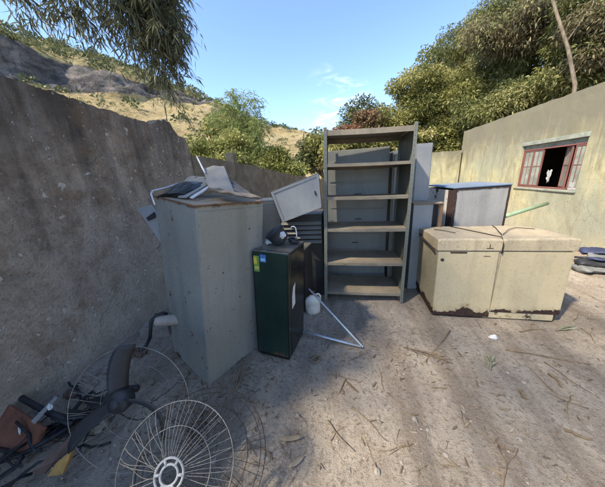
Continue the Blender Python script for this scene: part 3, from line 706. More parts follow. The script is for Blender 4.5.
fl = [p + (c4 - p) * .03 - Vector(nrm) * .0105 for p in (A, B, Cc, D)]; fi = [p + (c4 - p) * .13 - Vector(nrm) * .0105 for p in (A, B, Cc, D)]
m = MB(); vv = fl + fi; fo = [p - Vector(nrm) * .007 for p in vv]; m.add(vv + fo, [[8 + i, 8 + (i + 1) % 4, 12 + (i + 1) % 4, 12 + i] for i in range(4)] + [[4 + i, 4 + (i + 1) % 4, 12 + (i + 1) % 4, 12 + i] for i in range(4)] + [[i, (i + 1) % 4, 8 + (i + 1) % 4, 8 + i] for i in range(4)])
m.build('flange', MAT['palesteel'], tl, world=True)
ua, ub = (B - A), (D - A)
m = MB(); p_ = A + ua * .45 + ub * .80 - Vector(nrm) * .0125; m.slab([p_, p_ + ua * .14, p_ + ua * .14 + ub * .03, p_ + ub * .03], -Vector(nrm) * .004); m.build('keyhole_plate', MAT['darksteel'], tl, world=True)
# ------------------------------------------------------------------ shelf unit
sh = empty('shelf_unit', 'tall open grey steel shelving unit with six dusty shelves', 'shelf', (.225, 2.97, .002), (rad(-2.2), rad(1.4), rad(2.6)))
a, b, hh = .985 / 2, .57 / 2, 2.085
for sx in (-1, 1):
    for sy in (-1, 1):
        m = MB(); x0, y0 = sx * a, sy * b
        m.box(min(x0, x0 - sx * .038), max(x0, x0 - sx * .038), min(y0, y0 - sy * .003), max(y0, y0 - sy * .003), 0, hh)
        m.box(min(x0, x0 - sx * .003), max(x0, x0 - sx * .003), min(y0 - sy * .003, y0 - sy * .038), max(y0 - sy * .003, y0 - sy * .038), 0, hh)
        p_ = m.build('post', MAT['post'], sh, bevel=.001)
        p_.data.transform(Matrix.Translation((-x0, -y0, 0))); p_.location = (x0, y0, 0)
for sx in (-1, 1):
    m = MB(); x0 = sx * (a - .006); m.box(x0 - .0012, x0 + .0012, -b + .004, b - .004, .12, hh - .02); m.build('side_panel', MAT['shelf'], sh)
for i, z in enumerate((.125, .525, .955, 1.335, 1.705, 2.055)):
    m = MB(); e = .009; zz = lambda x: 0
    nxs, nys = 18, 10; vs = []
    for u in range(nxs + 1):
        for v in range(nys + 1):
            x = -a + e + (2 * a - 2 * e) * u / nxs; y = -b + .006 + (2 * b - .012) * v / nys
            sag = -.008 * math.sin(math.pi * u / nxs) * math.sin(math.pi * (v / nys * .9 + .05)) + .002 * noise.noise((x * 5, y * 5, i))
            vs.append((x, y, z + (sag if 0 < u < nxs and 0 < v < nys else -.004 * math.sin(math.pi * u / nxs))))
    nb = len(vs); lh = .034 if i < 5 else .055
    fs = [[u * (nys + 1) + v, (u + 1) * (nys + 1) + v, (u + 1) * (nys + 1) + v + 1, u * (nys + 1) + v + 1] for u in range(nxs) for v in range(nys)]
    lip = []
    m.add(vs, fs)
    fr_ = [Vector(vs[u * (nys + 1)]) for u in range(nxs + 1)]; bk = [Vector(vs[u * (nys + 1) + nys]) for u in range(nxs + 1)]
    for row, sy in ((fr_, 1), (bk, -1)):
        m.add(row + [p + Vector((0, 0, -lh)) for p in row] + [p + Vector((0, sy * .014, -lh)) for p in row],
              [[u, u + 1, nxs + 2 + u, nxs + 1 + u] for u in range(nxs)] + [[nxs + 1 + u, nxs + 2 + u, 2 * nxs + 3 + u, 2 * nxs + 2 + u] for u in range(nxs)])
    sb = m.build('shelf_board', MAT['board'], sh); sf = sb.modifiers.new('thick', 'SOLIDIFY'); sf.thickness = .0016
for sx in (-1, 1):
    m = MB(); m.slab([(sx * (a - .003), b - .01, 1.98), (sx * (a - .003), b - .01, 2.04)] + [(sx * (a - .15), b - .01, 2.04)], Vector((0, .003, 0))); m.build('gusset', MAT['shelf'], sh)

# ------------------------------------------------------------------ lockers behind the shelf
def front_box(name, label, cat, pxl, pxr, pyt, Y, depth, mat, rz=0, doors=(), doormat=None, pymid=200):
    L, R_ = PY(pxl, pymid, Y), PY(pxr, pymid, Y); zt = PY((pxl + pxr) / 2, pyt, Y).z
    r = empty(name, label, cat, ((L.x + R_.x) / 2, Y + depth / 2, 0), (0, 0, rz)); wd = R_.x - L.x
    m = MB(); m.box(-wd / 2, wd / 2, -depth / 2, depth / 2, 0, zt); m.build('body', mat, r, bevel=.006)
    for (u0, u1, z0, z1, nm) in doors:
        m = MB(); x0, x1 = -wd / 2 + wd * u0, -wd / 2 + wd * u1; m.box(x0, x1, -depth / 2 - .014, -depth / 2 - .001, z0 * zt, z1 * zt); d_ = m.build(nm, doormat or mat, r, bevel=.003)
        h_ = MB(); xm = (x0 + x1) / 2; zh = (z0 * .45 + z1 * .55) * zt
        if nm == 'drawer': h_.box(xm - .05, xm + .05, -depth / 2 - .026, -depth / 2 - .0145, zh, zh + .014); h_.build('handle', MAT['darksteel'], d_, bevel=.002)
    return r, wd, zt
front_box('filing_cabinet', 'wide grey steel cabinet with stacked drawers behind the tall shelf', 'cabinet', 326, 388, 149, 3.42, .5, MAT['greysteel'], rad(-1),
          [(.08, .97, .78, .925, 'drawer'), (.08, .97, .585, .765, 'drawer'), (.08, .99, .40, .575, 'drawer'), (.06, .92, .215, .385, 'drawer'), (.06, .90, .04, .20, 'drawer')], MAT['greysteel'])
front_box('narrow_locker', 'narrow grey steel locker behind the right half of the shelf', 'locker', 391.5, 413, 150, 3.46, .45, MAT['greysteel'], rad(1), [(.08, .92, .05, .97, 'door')], MAT['greysteel'], 178)
front_box('blue_grey_locker', 'tall blue grey locker showing right of the shelf', 'locker', 414, 430.5, 143.5, 3.40, .4, MAT['palesteel'], rad(1), [(.06, .95, .04, .98, 'door')], MAT['palesteel'], 170)
front_box('grey_locker', 'grey steel locker standing between tall leaning cabinet and louvred cabinet', 'locker', 256, 283.5, 200, 2.95, .4, MAT['greysteel'], rad(3), [(.06, .95, .04, .97, 'door')], MAT['greysteel'], 215)
lo = empty('low_steel_box', 'low grey steel box with open side filled black for shade beside the cream chest', 'cabinet', PY(424, 230, 3.1) * 1)
ctr = PY(424, 203, 3.1); lo.location = (ctr.x, 3.3, 0); ROOTM[lo.name] = Matrix.Translation(lo.location); zt = ctr.z
xl, xr = PY(413, 215, 3.1).x - ctr.x, PY(432.5, 215, 3.1).x - ctr.x; xe = PY(441, 215, 3.1).x - ctr.x
m = MB(); m.box(xl, xr, -.2, .2, 0, zt - .02); m.build('front_panel', MAT['palesteel'], lo, bevel=.004)
m = MB(); m.box(xr + .002, xe, -.10, .2, 0, zt - .02); m.build('recess_shade', MAT['black'], lo)  # solid black block stands in for shade inside the open side
m = MB(); m.box(xl - .01, xe + .012, -.212, .21, zt - .019, zt + .003); m.build('top', MAT['rustlid'], lo, bevel=.004)
m = MB(); m.box(xe + .001, xe + .016, -.2, -.17, 0, zt - .02); m.box(xe - .02, xe + .0, -.199, -.185, 0, zt - .021); m.build('post', MAT['rustrim'], lo)

# ------------------------------------------------------------------ lying freezer
fz = empty('old_freezer', 'grey faced old freezer with blue top and rusted peeling edges', 'freezer', (1.816, 3.86, 0.0), (rad(0.6), rad(-.6), rad(8.2)))
a, b, z0, z1 = .742 / 2, .723 / 2, .03, 1.345
m = MB(); m.box(-a + .004, a - .004, -b + .05, b, z0, z1 - .03); m.build('body', MAT['foam'], fz, bevel=.01)
m = MB(); m.box(-a - .004, -a + .003, -b + .16, b, z0, z1 - .035); m.build('side_panel', MAT['whiteenamel'], fz, bevel=.002)
m = MB(); m.box(a - .003, a + .004, -b + .09, b, z0, z1 - .035); m.build('side_panel', MAT['whiteenamel'], fz, bevel=.002)
# rim with ragged inner edge + grey front
m = MB(); out = []; inn = []
per = []
def edge(p, q, n): return [Vector(p).lerp(Vector(q), i / n) for i in range(n)]
oc = [(-a, -b + .02, z0), (a, -b + .02, z0), (a, -b + .02, z1 - .01), (-a, -b + .02, z1 - .01)]
O_ = sum([edge(oc[i], oc[(i + 1) % 4], 30) for i in range(4)], [])
vs = []; N = len(O_)
for i, p in enumerate(O_):
    cpt = Vector((0, p.y, (z0 + z1) / 2)); wdt = .026 + .014 * noise.noise((i * .5, 1, 1)) + (.014 if i > 88 else 0)
    ins = Vector((max(-a + wdt, min(a - wdt, p.x)), p.y, max(z0 + wdt, min(z1 - .01 - wdt, p.z))))
    vs += [p, ins, ins + Vector((0, .03, 0)), p + Vector((0, .03, 0))]
fs = []
for i in range(N):
    k = (i + 1) % N
    for q in range(4): fs.append([i * 4 + q, k * 4 + q, k * 4 + (q + 1) % 4, i * 4 + (q + 1) % 4])
m.add(vs, fs); m.build('rim', MAT['foam'], fz)
m = MB(); m.box(-a + .012, a - .012, -b + .026, -b + .048, z0 + .012, z1 - .022); m.build('front_panel', MAT['inner'], fz)
m = MB(); m.box(-a - .012, a + .012, -b + .012, b + .01, z1 - .009, z1 + .012); m.build('top', MAT['bluetop'], fz, bevel=.006)

# ------------------------------------------------------------------ cream chest
ch = empty('cream_chest', 'low cream two door steel chest with rusty bottom and dusty lid', 'chest', (1.577, 2.765, .0), (rad(-2.2), rad(.1), rad(-.9)))
a, b, zl, zt = 1.21 / 2, .688 / 2, .765, .894
m = MB(); m.box(-a + .012, a - .016, -b + .018, b - .01, .075, zl - .006); m.build('body', MAT['beigeend'], ch, bevel=.008)
m = MB(); m.box(-a + .02, a - .03, -b + .03, b - .03, 0, .073); m.build('plinth', MAT['foam'], ch)
sx_ = -.035
m = MB(); m.box(-a + .012, sx_ - .003, -b + .004, -b + .017, .018, zl - .012); m.build('door', MAT['beige'], ch, bevel=.003)
m = MB(); m.slab([(sx_ - .001, -b + .001, .085), (a - .018, -b + .001, .085), (a - .018, -b + .001, zl - .012), (sx_ + .028, -b + .001, zl - .012)], Vector((0, .013, 0))); m.build('door', MAT['beige'], ch, bevel=.003)
m = MB(); m.box(sx_ - .06, a - .06, -b + .006, -b + .019, .012, .082); m.build('base_strip', MAT['base'], ch, bevel=.003)
def lid(x0, x1, name):
    m = MB(); n = 6; R_ = .024; prof_ = [(-b - .006, zl)]
    for k in range(n + 1):
        t_ = math.pi / 2 * k / n; prof_.append((-b - .006 + R_ * (1 - math.cos(t_)), zt - R_ + R_ * math.sin(t_)))
    prof_ += [(-b * .4, zt + .004), (b * .4, zt + .006), (b, zt - .002), (b + .004, zt - .02), (b + .004, zl)]
    k = len(prof_); nn = 14; vs = []
    for i in range(nn + 1):
        u = i / nn; x = x0 + (x1 - x0) * u
        for (y, z) in prof_:
            e = min(u, 1 - u) * nn
            ze = z if z < zl + .03 or e > 1 else (z - (.010 if e < .5 else .002))
            vs.append((x, y, ze + (.004 * noise.noise((x * 4, y * 4, 9)) if z > zl + .05 else 0)))
    fs = [[i * k + j, (i + 1) * k + j, (i + 1) * k + j + 1, i * k + j + 1] for i in range(nn) for j in range(k - 1)] + [[i * k + k - 1, (i + 1) * k + k - 1, (i + 1) * k, i * k] for i in range(nn)]
    fs += [list(range(k)), [nn * k + j for j in range(k)]]
    m.add(vs, fs, False); o = m.build(name, MAT['beigelid'], ch, bevel=.006); return o
lid(-a - .004, sx_ + .015, 'lid'); lid(sx_ + .020, a + .004, 'lid')
m = MB()
m.tube([(sx_ + .017, -b - .010, zl - .03), (sx_ + .017, -b - .010, zl + .07), (sx_ + .015, -b + .03, zt + .006), (sx_ - .10, -b + .28, zt + .012), (sx_ - .22, b - .03, zt + .008)], .005)
o = m.build('strap', MAT['darkwire']); M_ = ROOTM[ch.name]
o.data.transform(Matrix.Translation(o.location)); o.data.transform(M_); o.location = (0, 0, 0)
tag(o, 'dark wire running over the lid seam of the cream chest', 'wire')
def wire_on_lid(pts, r, label):
    m = MB(); m.tube([M_ @ Vector((x, y, zt + .012 + dz)) for x, y, dz in pts], r); tag(m.build('loose_wire', MAT['darkwire']), label, 'wire')
wire_on_lid([(.02, -.24, 0), (.09, -.05, .004), (.17, .14, .002), (.22, .30, 0)], .004, 'dark wire crossing diagonally to the back edge of the chest lid')
wire_on_lid([(.04, -.22, 0), (.22, .0, .01), (.36, .12, .004), (.5, .05, .0)], .0035, 'thin curved wire on the right half of the chest lid')
wire_on_lid([(-.5, .1, 0), (-.42, -.02, .004), (-.36, -.12, 0)], .004, 'short dark wire on the left half of the chest lid')
m = MB(); m.tube([(-a - .016, .22, zl + .06), (-a - .03, .05, zl + .045), (-a - .024, -.2, zl + .015), (-a - .016, -b + .04, zl - .02)], .012, flat=.5); m.build('handle', MAT['foam'], ch)
m = MB(); Ml = Matrix.Translation((-a + .055, -b + .003, zl - .10)) @ Matrix.Rotation(rad(90), 4, 'X'); m.lathe([(.001, -.004), (.017, -.004), (.017, .004), (.011, .008), (.001, .008)], 16, Ml); m.build('lock', MAT['darkwire'], ch)
m = MB(); m.box(-.17, -.11, -b + .0025, -b + .0038, zl - .062, zl - .055); m.build('scratch', MAT['darkwire'], ch)
m = MB(); m.slab([(-.135, -b - .0065, zl + .07), (-.128, -b - .0065, zl + .07), (-.128, -b - .0065, zl + .031), (-.10, -b - .0065, zl + .031), (-.10, -b - .0065, zl + .024), (-.16, -b - .0065, zl + .024), (-.16, -b - .0065, zl + .031), (-.135, -b - .0065, zl + .031)], Vector((0, -.002, 0))); m.build('latch_plate', MAT['darkwire'], ch)
# rust patch under the lid: ragged
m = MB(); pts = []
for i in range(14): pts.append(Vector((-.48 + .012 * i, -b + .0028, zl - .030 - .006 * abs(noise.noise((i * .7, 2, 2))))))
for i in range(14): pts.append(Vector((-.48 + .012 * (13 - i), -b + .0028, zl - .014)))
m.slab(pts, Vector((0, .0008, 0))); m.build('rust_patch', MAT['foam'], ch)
# ------------------------------------------------------------------ tube behind the freezer, tarps on the right
m = MB(); m.tube([PY(506, 216, 4.25), PY(547, 203.5, 4.7)], .032, 10); tag(m.build('green_tube', MAT['greentube']), 'pale green tube leaning out behind the grey freezer', 'tube')
def tarp(name, pts, r, flat, mat, label, group=None, sd=0):
    P = [Vector(p) for p in pts]; Q = []
    for i in range(len(P) - 1):
        for k in range(9): Q.append(P[i].lerp(P[i + 1], k / 9))
    Q.append(P[-1]); m = MB()
    rr = [r * (1 + .25 * noise.noise((i * .35, sd, 0))) * (.75 if i in (0, len(Q) - 1) else 1) for i in range(len(Q))]
    m.tube(Q, rr, 20, flat=flat)
    m.v = [v + Vector((.04 * noise.noise(v * 5 + Vector((sd, 0, 0))), .05 * noise.noise(v * 6), .035 * noise.noise(Vector((v.x * 3, v.y * 22, v.z * 14)) + Vector((0, sd, 0))))) for v in m.v]
    o = m.build(name, mat); tag(o, label, 'tarp', group)
def gp(px, py, h): p = G(px, py, h); return p
tarp('folded_tarp', [gp(576, 268, .05), gp(600, 269, .05), gp(650, 271, .05)], .13, .35, MAT['tarpgrey'], 'grey folded tarp lying lowest in the heap by the yellow wall', None, 1)
tarp('folded_tarp', [gp(576, 262, .12), gp(605, 264, .12), gp(650, 266, .12)], .12, .4, MAT['black'], 'black folded sheet in the middle of the tarp heap', None, 2)
tarp('folded_tarp', [gp(580, 250, .24), gp(598, 251, .25), gp(650, 254, .26)], .10, .38, MAT['tarpblue'], 'blue folded tarp on top of the heap by the wall', None, 3)
tarp('folded_tarp', [gp(592, 260, .19), gp(612, 260, .19), gp(650, 262, .19)], .07, .45, MAT['tarpblue'], 'smaller blue tarp fold in front of the heap', None, 4)
tarp('folded_tarp', [gp(586, 255, .20), gp(612, 257, .2), gp(650, 259, .2)], .05, .5, MAT['tarpgrey'], 'thin grey tarp fold between the two blue ones', None, 5)
m = MB(); m.tube([gp(575, 257, .16), gp(600, 258, .165), gp(645, 263, .16)], .018, 8); tag(m.build('dark_pipe', MAT['black']), 'dark thin pipe lying along the tarp heap', 'pipe')

# ------------------------------------------------------------------ jug, bent tube, curly wire
q = G(313, 313); jx, jy = q.x, q.y + .02
jg = empty('plastic_jug', 'dirty white plastic jug with brown cap beside the shelf', 'jug', (jx, jy, gz(jx, jy)), (0, 0, rad(20)))
m = MB(); m.lathe([(.001, 0), (.062, 0), (.072, .012), (.074, .09), (.070, .10), (.074, .11), (.074, .165), (.060, .20), (.03, .225), (.024, .232), (.024, .245), (.001, .245)], 24); m.v = [Vector((v.x * 1.25, v.y * .9, v.z)) for v in m.v]; m.build('body', MAT['white'], jg)
m = MB(); m.tube([(.03, 0, .235), (.075, 0, .24), (.098, 0, .21), (.092, 0, .15), (.08, 0, .12)], .011, 8); m.build('handle', MAT['white'], jg)
m = MB(); m.lathe([(.001, .246), (.028, .246), (.03, .25), (.03, .285), (.026, .292), (.001, .292)], 18); m.build('cap', MAT['brown'], jg)
p1, p2, p3 = G(291, 328, .05), G(363, 347.5, .02), G(309, 289, .12)
p3 = PY(309, 289, 2.32)
br = empty('bent_rod', 'bent white metal rod lying in a V on the dirt', 'rod', (p2.x, p2.y, .01))
m = MB(); m.tube([p1, p2 + Vector((-.02, 0, .01))], .016, 8, flat=.6); m.build('flat_bar', MAT['zinc'], br, world=True)
m = MB(); m.tube([p2 + Vector((0, 0, .005)), p3], .009, 8); m.build('thin_rod', MAT['tin'], br, world=True)
m = MB(); c = G(315, 361); pts = []
for i in range(34):
    t_ = i / 33 * 2 * math.pi * 1.6; rr = .035 + .012 * i / 33; pts.append(c + Vector((math.cos(t_) * rr, math.sin(t_) * rr * .9, .012 + .0006 * i)))
pts += [c + Vector((.06, .08, .03)), c + Vector((.10, .13, .02)), c + Vector((.11, .20, .02))]
m.tube(pts, .006, 6); tag(m.build('curled_wire', MAT['twig']), 'brown curled cable lying on the dirt before the fridge', 'cable')

# ------------------------------------------------------------------ fans
def fan(name, label, pxc, pyc, dep, R_, tilt, wmat, rings, nspoke, dish, curl, hubmat=None, hub_r=.06, group=None, label_parts=True):
    """guard parallel to the lens plane, tipped by tilt"""
    c = PD(pxc, pyc, dep); back = Vector(Rm[:, 2]); up = Vector(Rm[:, 1]); ri = Vector(Rm[:, 0])
    q = Matrix.Rotation(tilt[0], 3, ri) @ Matrix.Rotation(tilt[1], 3, up)
    nrm, up, ri = q @ back, q @ up, q @ ri
    r = empty(name, label, 'fan', (c.x, c.y, max(0, c.z - R_)), group=group)
    P = lambda rr, t_, d=0: c + (ri * math.cos(t_) + up * math.sin(t_)) * rr + nrm * d
    g_ = MB()
    prof_ = lambda u: dish * (1 - u * u)
    g_.tube([P(R_, 2 * math.pi * i / 72) for i in range(72)], .0023, 6, closed=True)
    for u in rings: g_.tube([P(R_ * u, 2 * math.pi * i / 60, prof_(u)) for i in range(60)], .0018, 5, closed=True)
    for k in range(nspoke):
        t0 = 2 * math.pi * k / nspoke + random.uniform(-.02, .02); cv = curl * (1 + random.uniform(-.25, .25)); kink = random.uniform(-.016, .016)
        if random.random() < .12: continue
        u0 = hub_r / R_
        g_.tube([P(R_ * u, t0 + cv * (1 - u) + kink * 4 * math.sin(u * 5), prof_(u) + kink * math.sin(u * 6)) for u in np.linspace(u0, 1, 7)], .0013, 4, cap=False)
    g_.build('guard', wmat, r, world=True)
    if hubmat:
        h_ = MB()
        d0 = prof_(0) + .006
        for rr in (hub_r, hub_r * .62):
            h_.tube([P(rr, 2 * math.pi * i / 40, d0) for i in range(40)], .005, 8, closed=True)
        for k in range(6): h_.tube([P(hub_r * .62, 2 * math.pi * k / 6, d0), P(hub_r, 2 * math.pi * k / 6, d0)], .006, 6)
        h_.build('hub_ring', hubmat, r, world=True)
    return r, P, nrm
f1, P1, n1 = fan('wall_fan', 'fan with three dark blades and bare wire guard leaning by the wall', 129, 408, 1.30, .338, (rad(-6), rad(2)), MAT['wire'], (.62, ), 46, -.10, .35)
# propeller
def bladepts(ang, L, wroot, wtip, sweep):
    vs = []; n = 9; k = 5
    for i in range(n + 1):
        u = i / n; rr = .05 + (L - .05) * u; t_ = ang + sweep * u * u; w_ = (wroot + (wtip - wroot) * math.sin(u * math.pi * .62)) * (1 if u < .92 else .72)
        for j in range(k):
            v = j / (k - 1) - .5; tt = t_ + v * w_ / rr
            vs.append(P1(rr, tt, .030 + .07 * v * (1 - .4 * u) + .008 * (1 - 4 * v * v)))
    m = MB(); fs = [[i * k + j, (i + 1) * k + j, (i + 1) * k + j + 1, i * k + j + 1] for i in range(n) for j in range(k - 1)]
    m.add(vs, fs, True); return m
oc_ = Vector((-.02, 0, .06))
def P1off(rr, t_, d=0): return PB(rr, t_, d)
cB = PD(124, 398, 1.235); upB, riB = Vector(Rm[:, 1]), Vector(Rm[:, 0]); qB = Matrix.Rotation(rad(-6), 3, riB); nB = qB @ Vector(Rm[:, 2]); upB = qB @ upB
P1 = lambda rr, t_, d=0: cB + (riB * math.cos(t_) + upB * math.sin(t_)) * rr + nB * d
for ang, L, sw in ((rad(100), .29, rad(-14)), (rad(-2), .31, rad(-36)), (rad(212), .33, rad(10))):
    o = bladepts(ang, L, .055, .085, sw).build('blade', MAT['blade'], f1, world=True); s_ = o.modifiers.new('thick', 'SOLIDIFY'); s_.thickness = .003
Mh = Matrix.Translation(P1(0, 0, .02)) @ nB.to_track_quat('Z', 'Y').to_matrix().to_4x4()
m = MB(); m.lathe([(.001, -.03), (.055, -.03), (.058, .02), (.05, .035), (.024, .04), (.024, .052), (.012, .056), (.001, .056)], 24, Mh); m.build('hub', MAT['blade'], f1, world=True)
m = MB(); m.lathe([(.001, -.13), (.04, -.13), (.055, -.11), (.058, -.05), (.045, -.035), (.001, -.035)], 20, Mh); m.v = [v + (P1(.085, rad(200), 0) - P1(0, 0, 0)) for v in m.v]; m.build('motor', MAT['black'], f1, world=True)
m = MB(); m.tube([P1(.0, 0, -.10), P1(.12, rad(190), -.12), P1(.2, rad(200), -.14)], .02, 8); m.build('bracket', MAT['black'], f1, world=True)
f2, P2, n2 = fan('fan_guard', 'pale round fan guard with white hub ring at the front', 176, 467, .98, .243, (rad(-22), rad(3)), MAT['wire'], (.64, ), 60, .055, .12, MAT['hubwhite'], .056)
f3, P3, n3 = fan('rear_fan_guard', 'dark rusty fan guard lying behind the white ringed guard', 205, 458, 1.12, .295, (rad(-34), rad(12)), MAT['darkwire'], (.92, .7, .45), 54, -.09, -.1)
m = MB()
c = PD(196, 428, 1.2)
for k in range(26):
    t_ = random.uniform(0, 6.28); p = c + Vector((math.cos(t_) * random.uniform(0, .07), math.sin(t_) * .07 * random.random(), random.uniform(-.04, .03)))
    m.tube([p, p + Vector((random.uniform(-.05, .05), random.uniform(-.05, .05), random.uniform(-.04, .05))), p + Vector((random.uniform(-.08, .08), random.uniform(-.06, .06), random.uniform(-.05, .05)))], .0022, 4)
tag(m.build('wire_tangle', MAT['blade']), 'dark blue grey tangle of wire behind the front fan guard', 'wire tangle')

# ------------------------------------------------------------------ debris in the left corner
def gl(px, py, h=0.0): return G(px, py, h)
plate('red_board', [gl(-6, 400, .16), gl(13, 405, .19), gl(48, 427, .17), gl(41, 441, .10), gl(28, 453, .07), gl(-6, 443, .07)], -.02, MAT['redboard'], 'broken red brown board lying in the left corner', 'board', None, .004)
wb = empty('split_board', 'pointed brown board with ochre split edge at the lower left', 'board', gl(62, 455, .05))
m = MB(); m.slab([gl(34, 472, .10), gl(83, 426, .20), gl(76, 446, .16), gl(56, 462, .11), gl(46, 474, .10)], -.02); m.build('plank', MAT['brownboard'], wb, world=True, bevel=.003)
m = MB(); m.slab([gl(49, 476, .098), gl(58, 462.5, .113), gl(75.5, 448, .155), gl(73, 456, .12), gl(64, 474, .08)], -.018); m.build('split_edge', MAT['ochre'], wb, world=True, bevel=.003)
m = MB(); m.tube([gl(1, 386, .22), gl(36, 406, .17), gl(72, 424, .12)], .019, 8); tag(m.build('black_pole', MAT['black']), 'black pole lying along the foot of the left wall', 'pole')
m = MB(); m.slab([gl(31, 421, .20), gl(34, 424, .20), gl(58, 397, .24), gl(55.5, 396, .24)], -.006); tag(m.build('grey_strip', MAT['palesteel']), 'thin grey strip standing over the black pole', 'strip')
crumple('white_scrap', gl(50, 407, .24), (.014, .012, .02), MAT['paper'], 'white flake caught on the grey strip', 'paper', 5)
plate('torn_paper', [gl(18, 426, .155), gl(20, 425, .16), gl(21, 431, .15), gl(20, 435, .14), gl(18.5, 432, .145)], -.002, MAT['paper'], 'small white torn paper lying on the red board', 'paper', None, 0)
for i, (p, lab) in enumerate((([(0, 462), (26, 452), (60, 433), (82, 418), (96, 406)], 'thick black cable below the red board'), ([(-4, 448), (10, 452), (22, 458), (14, 468), (2, 476)], 'black cable bend under the red board at the frame edge'), ([(46, 428), (58, 424), (70, 414), (82, 400), (92, 392)], 'black cable running from pole to fan'))):
    m = MB(); m.tube([gl(x, y, .07 + .02 * math.sin(k)) for k, (x, y) in enumerate(p)], .013, 8); tag(m.build('black_cable', MAT['black']), lab, 'cable')
for i in range(3):
    m = MB(); x0, y0 = [(2, 458), (40, 445), (84, 405)][i]; pts = [gl(x0 + k * 9, y0 - k * [3, 2.2, -2][i] + 4 * math.sin(k * 1.1 + i), .10 + .03 * math.sin(k + i)) for k in range(8)]
    m.tube(pts, .0035, 5); tag(m.build('thin_wire', MAT['darkwire']), ['thin dark wire looping over the board at the left edge', 'thin wire crossing from the split board to the fan', 'thin wire trailing through the bladed fan'][i], 'wire')
# plastic shards around motor
for i, (pts, lab) in enumerate((([(84, 402), (104, 396), (108, 402), (92, 410)], 'black plastic shard behind the hub of the fan'), ([(66, 410), (86, 412), (84, 418), (68, 420)], 'flat black shard left of the fan blades'), ([(52, 412), (70, 417), (66, 424), (50, 420)], 'black shard under the grey strip'))):
    plate('plastic_shard', [gl(x, y, .10 + .02 * k) for k, (x, y) in enumerate(pts)], -.012, MAT['black'], lab, 'shard', None, .003)
for nm, pc, n_, sp, lab in (('cable_tangle', (22, 462), 16, .16, 'tangle of black cables in the corner below the red board'), ('cable_tangle', (94, 408), 14, .11, 'black tangle of cable and strips behind the bladed fan')):
    m = MB(); c = gl(pc[0], pc[1], .06)
    for k in range(n_):
        p = c + Vector((random.gauss(0, sp), random.gauss(0, sp * .7), random.uniform(-.03, .05))); d = Vector((random.gauss(0, 1), random.gauss(0, 1), random.gauss(0, .25))).normalized(); pts = []
        for q in range(7): pts.append(p.copy()); d = (d + Vector((random.gauss(0, .35), random.gauss(0, .35), random.gauss(0, .2)))).normalized(); p = p + d * .05; p.z = max(.015, p.z)
        m.tube(pts, random.choice((.003, .005, .008)), 6)
    tag(m.build(nm, MAT['black']), lab, 'cable tangle')
for k, (x, y, s_, mt_, lab) in enumerate(((60, 436, .05, 'black', 'black broken plastic lump beside the split board'), (30, 447, .04, 'brownboard', 'brown wood chip under the red board'), (100, 428, .045, 'cement', 'small cement lump below the bladed fan'), (112, 372, .05, 'cement', 'cement lump at the foot of the left wall'), (141, 356, .05, 'brownboard', 'brown wood lump near the black hose'), (74, 398, .04, 'brownboard', 'brown chip lying on the black pole end'))):
    p = gl(x, y, 0); p.z = gz(p.x, p.y) + s_ * .5; crumple('rubble', p, (s_ * 1.3, s_, s_ * .6), MAT[mt_], lab, 'rubble', 20 + k)
# pvc pipe on a block, bracket
q = gl(168, 338); blk = MB(); blk.box(-.17, .12, -.10, .10, 0, .15, Matrix.Translation((-2.02, 1.86, 0)) @ Matrix.Rotation(rad(20), 4, 'Z')); o = blk.build('cement_block', MAT['cement'], bevel=.012); tag(o, 'grey cement block on the ground behind the grey cabinet', 'block')
m = MB(); Mp = Matrix.Translation(PD(156.5, 321, 2.02)) @ (Vector((.75, .25, -.05))).to_track_quat('Z', 'Y').to_matrix().to_4x4(); m.lathe([(.036, 0), (.048, 0), (.050, .01), (.048, .03), (.048, .3), (.036, .3)], 24, Mp); tag(m.build('pvc_pipe', MAT['pvc']), 'short pale plastic pipe poking out behind the grey cabinet', 'pipe')
m = MB(); m.tube([PD(150, 338, 1.96), PD(151, 322, 1.98), PD(156, 315, 2.0), PD(163, 313, 2.02), PD(167, 314, 2.05)], .014, 8); m.tube([PD(150, 338, 1.96), PD(146, 346, 1.9), PD(139, 352, 1.86)], .014, 8)
tag(m.build('black_hose', MAT['black']), 'black hose bent around the pale pipe by the wall', 'hose')

# ------------------------------------------------------------------ litter on the ground
def leaf_mesh_into(m, c, ang, L, wd, curl, tilt=0):
    n = 6; vs = []
    for i in range(n + 1):
        u = i / n; hw = wd * math.sin(math.pi * min(1, u * .92 + .06)) ** .8 * .5
        for v in (-1, 0, 1):
            x = (u - .5) * L; y = v * hw; z = curl * (abs(v) * hw * .9 + .25 * L * (u - .5) ** 2 * 2) + .004
            vs.append(Vector((c[0] + x * math.cos(ang) - y * math.sin(ang), c[1] + x * math.sin(ang) + y * math.cos(ang), c[2] + z)))
    m.add(vs, [[i * 3 + j, (i + 1) * 3 + j, (i + 1) * 3 + j + 1, i * 3 + j + 1] for i in range(n) for j in range(2)], True)
def set_tone(o, vals):
    me = o.data; a = me.attributes.new('tone', 'FLOAT', 'FACE'); a.data.foreach_set('value', vals if hasattr(vals, '__len__') else [vals] * len(me.polygons))
def big_leaf(px, py, L, wd, ang, tone, label, curl=.5):
    p = G(px, py); z = gz(p.x, p.y); m = MB(); leaf_mesh_into(m, (p.x, p.y, z + .004), ang, L, wd, curl)
    o = m.build('dry_leaf', MAT['dleaf']); set_tone(o, tone); s_ = o.modifiers.new('thick', 'SOLIDIFY'); s_.thickness = .0012; tag(o, label, 'leaf')
big_leaf(291, 440, .15, .032, rad(12), .85, 'long pale dry leaf lying in the front of the yard')
big_leaf(352, 388, .13, .02, rad(-45), .25, 'dark narrow dry leaf in the middle of the dirt')
big_leaf(206, 432, .17, .04, rad(70), .8, 'large tan leaf standing between the fan guards', 1.5)
big_leaf(297, 463, .10, .03, rad(40), .9, 'short pale leaf near the bottom middle of the yard')
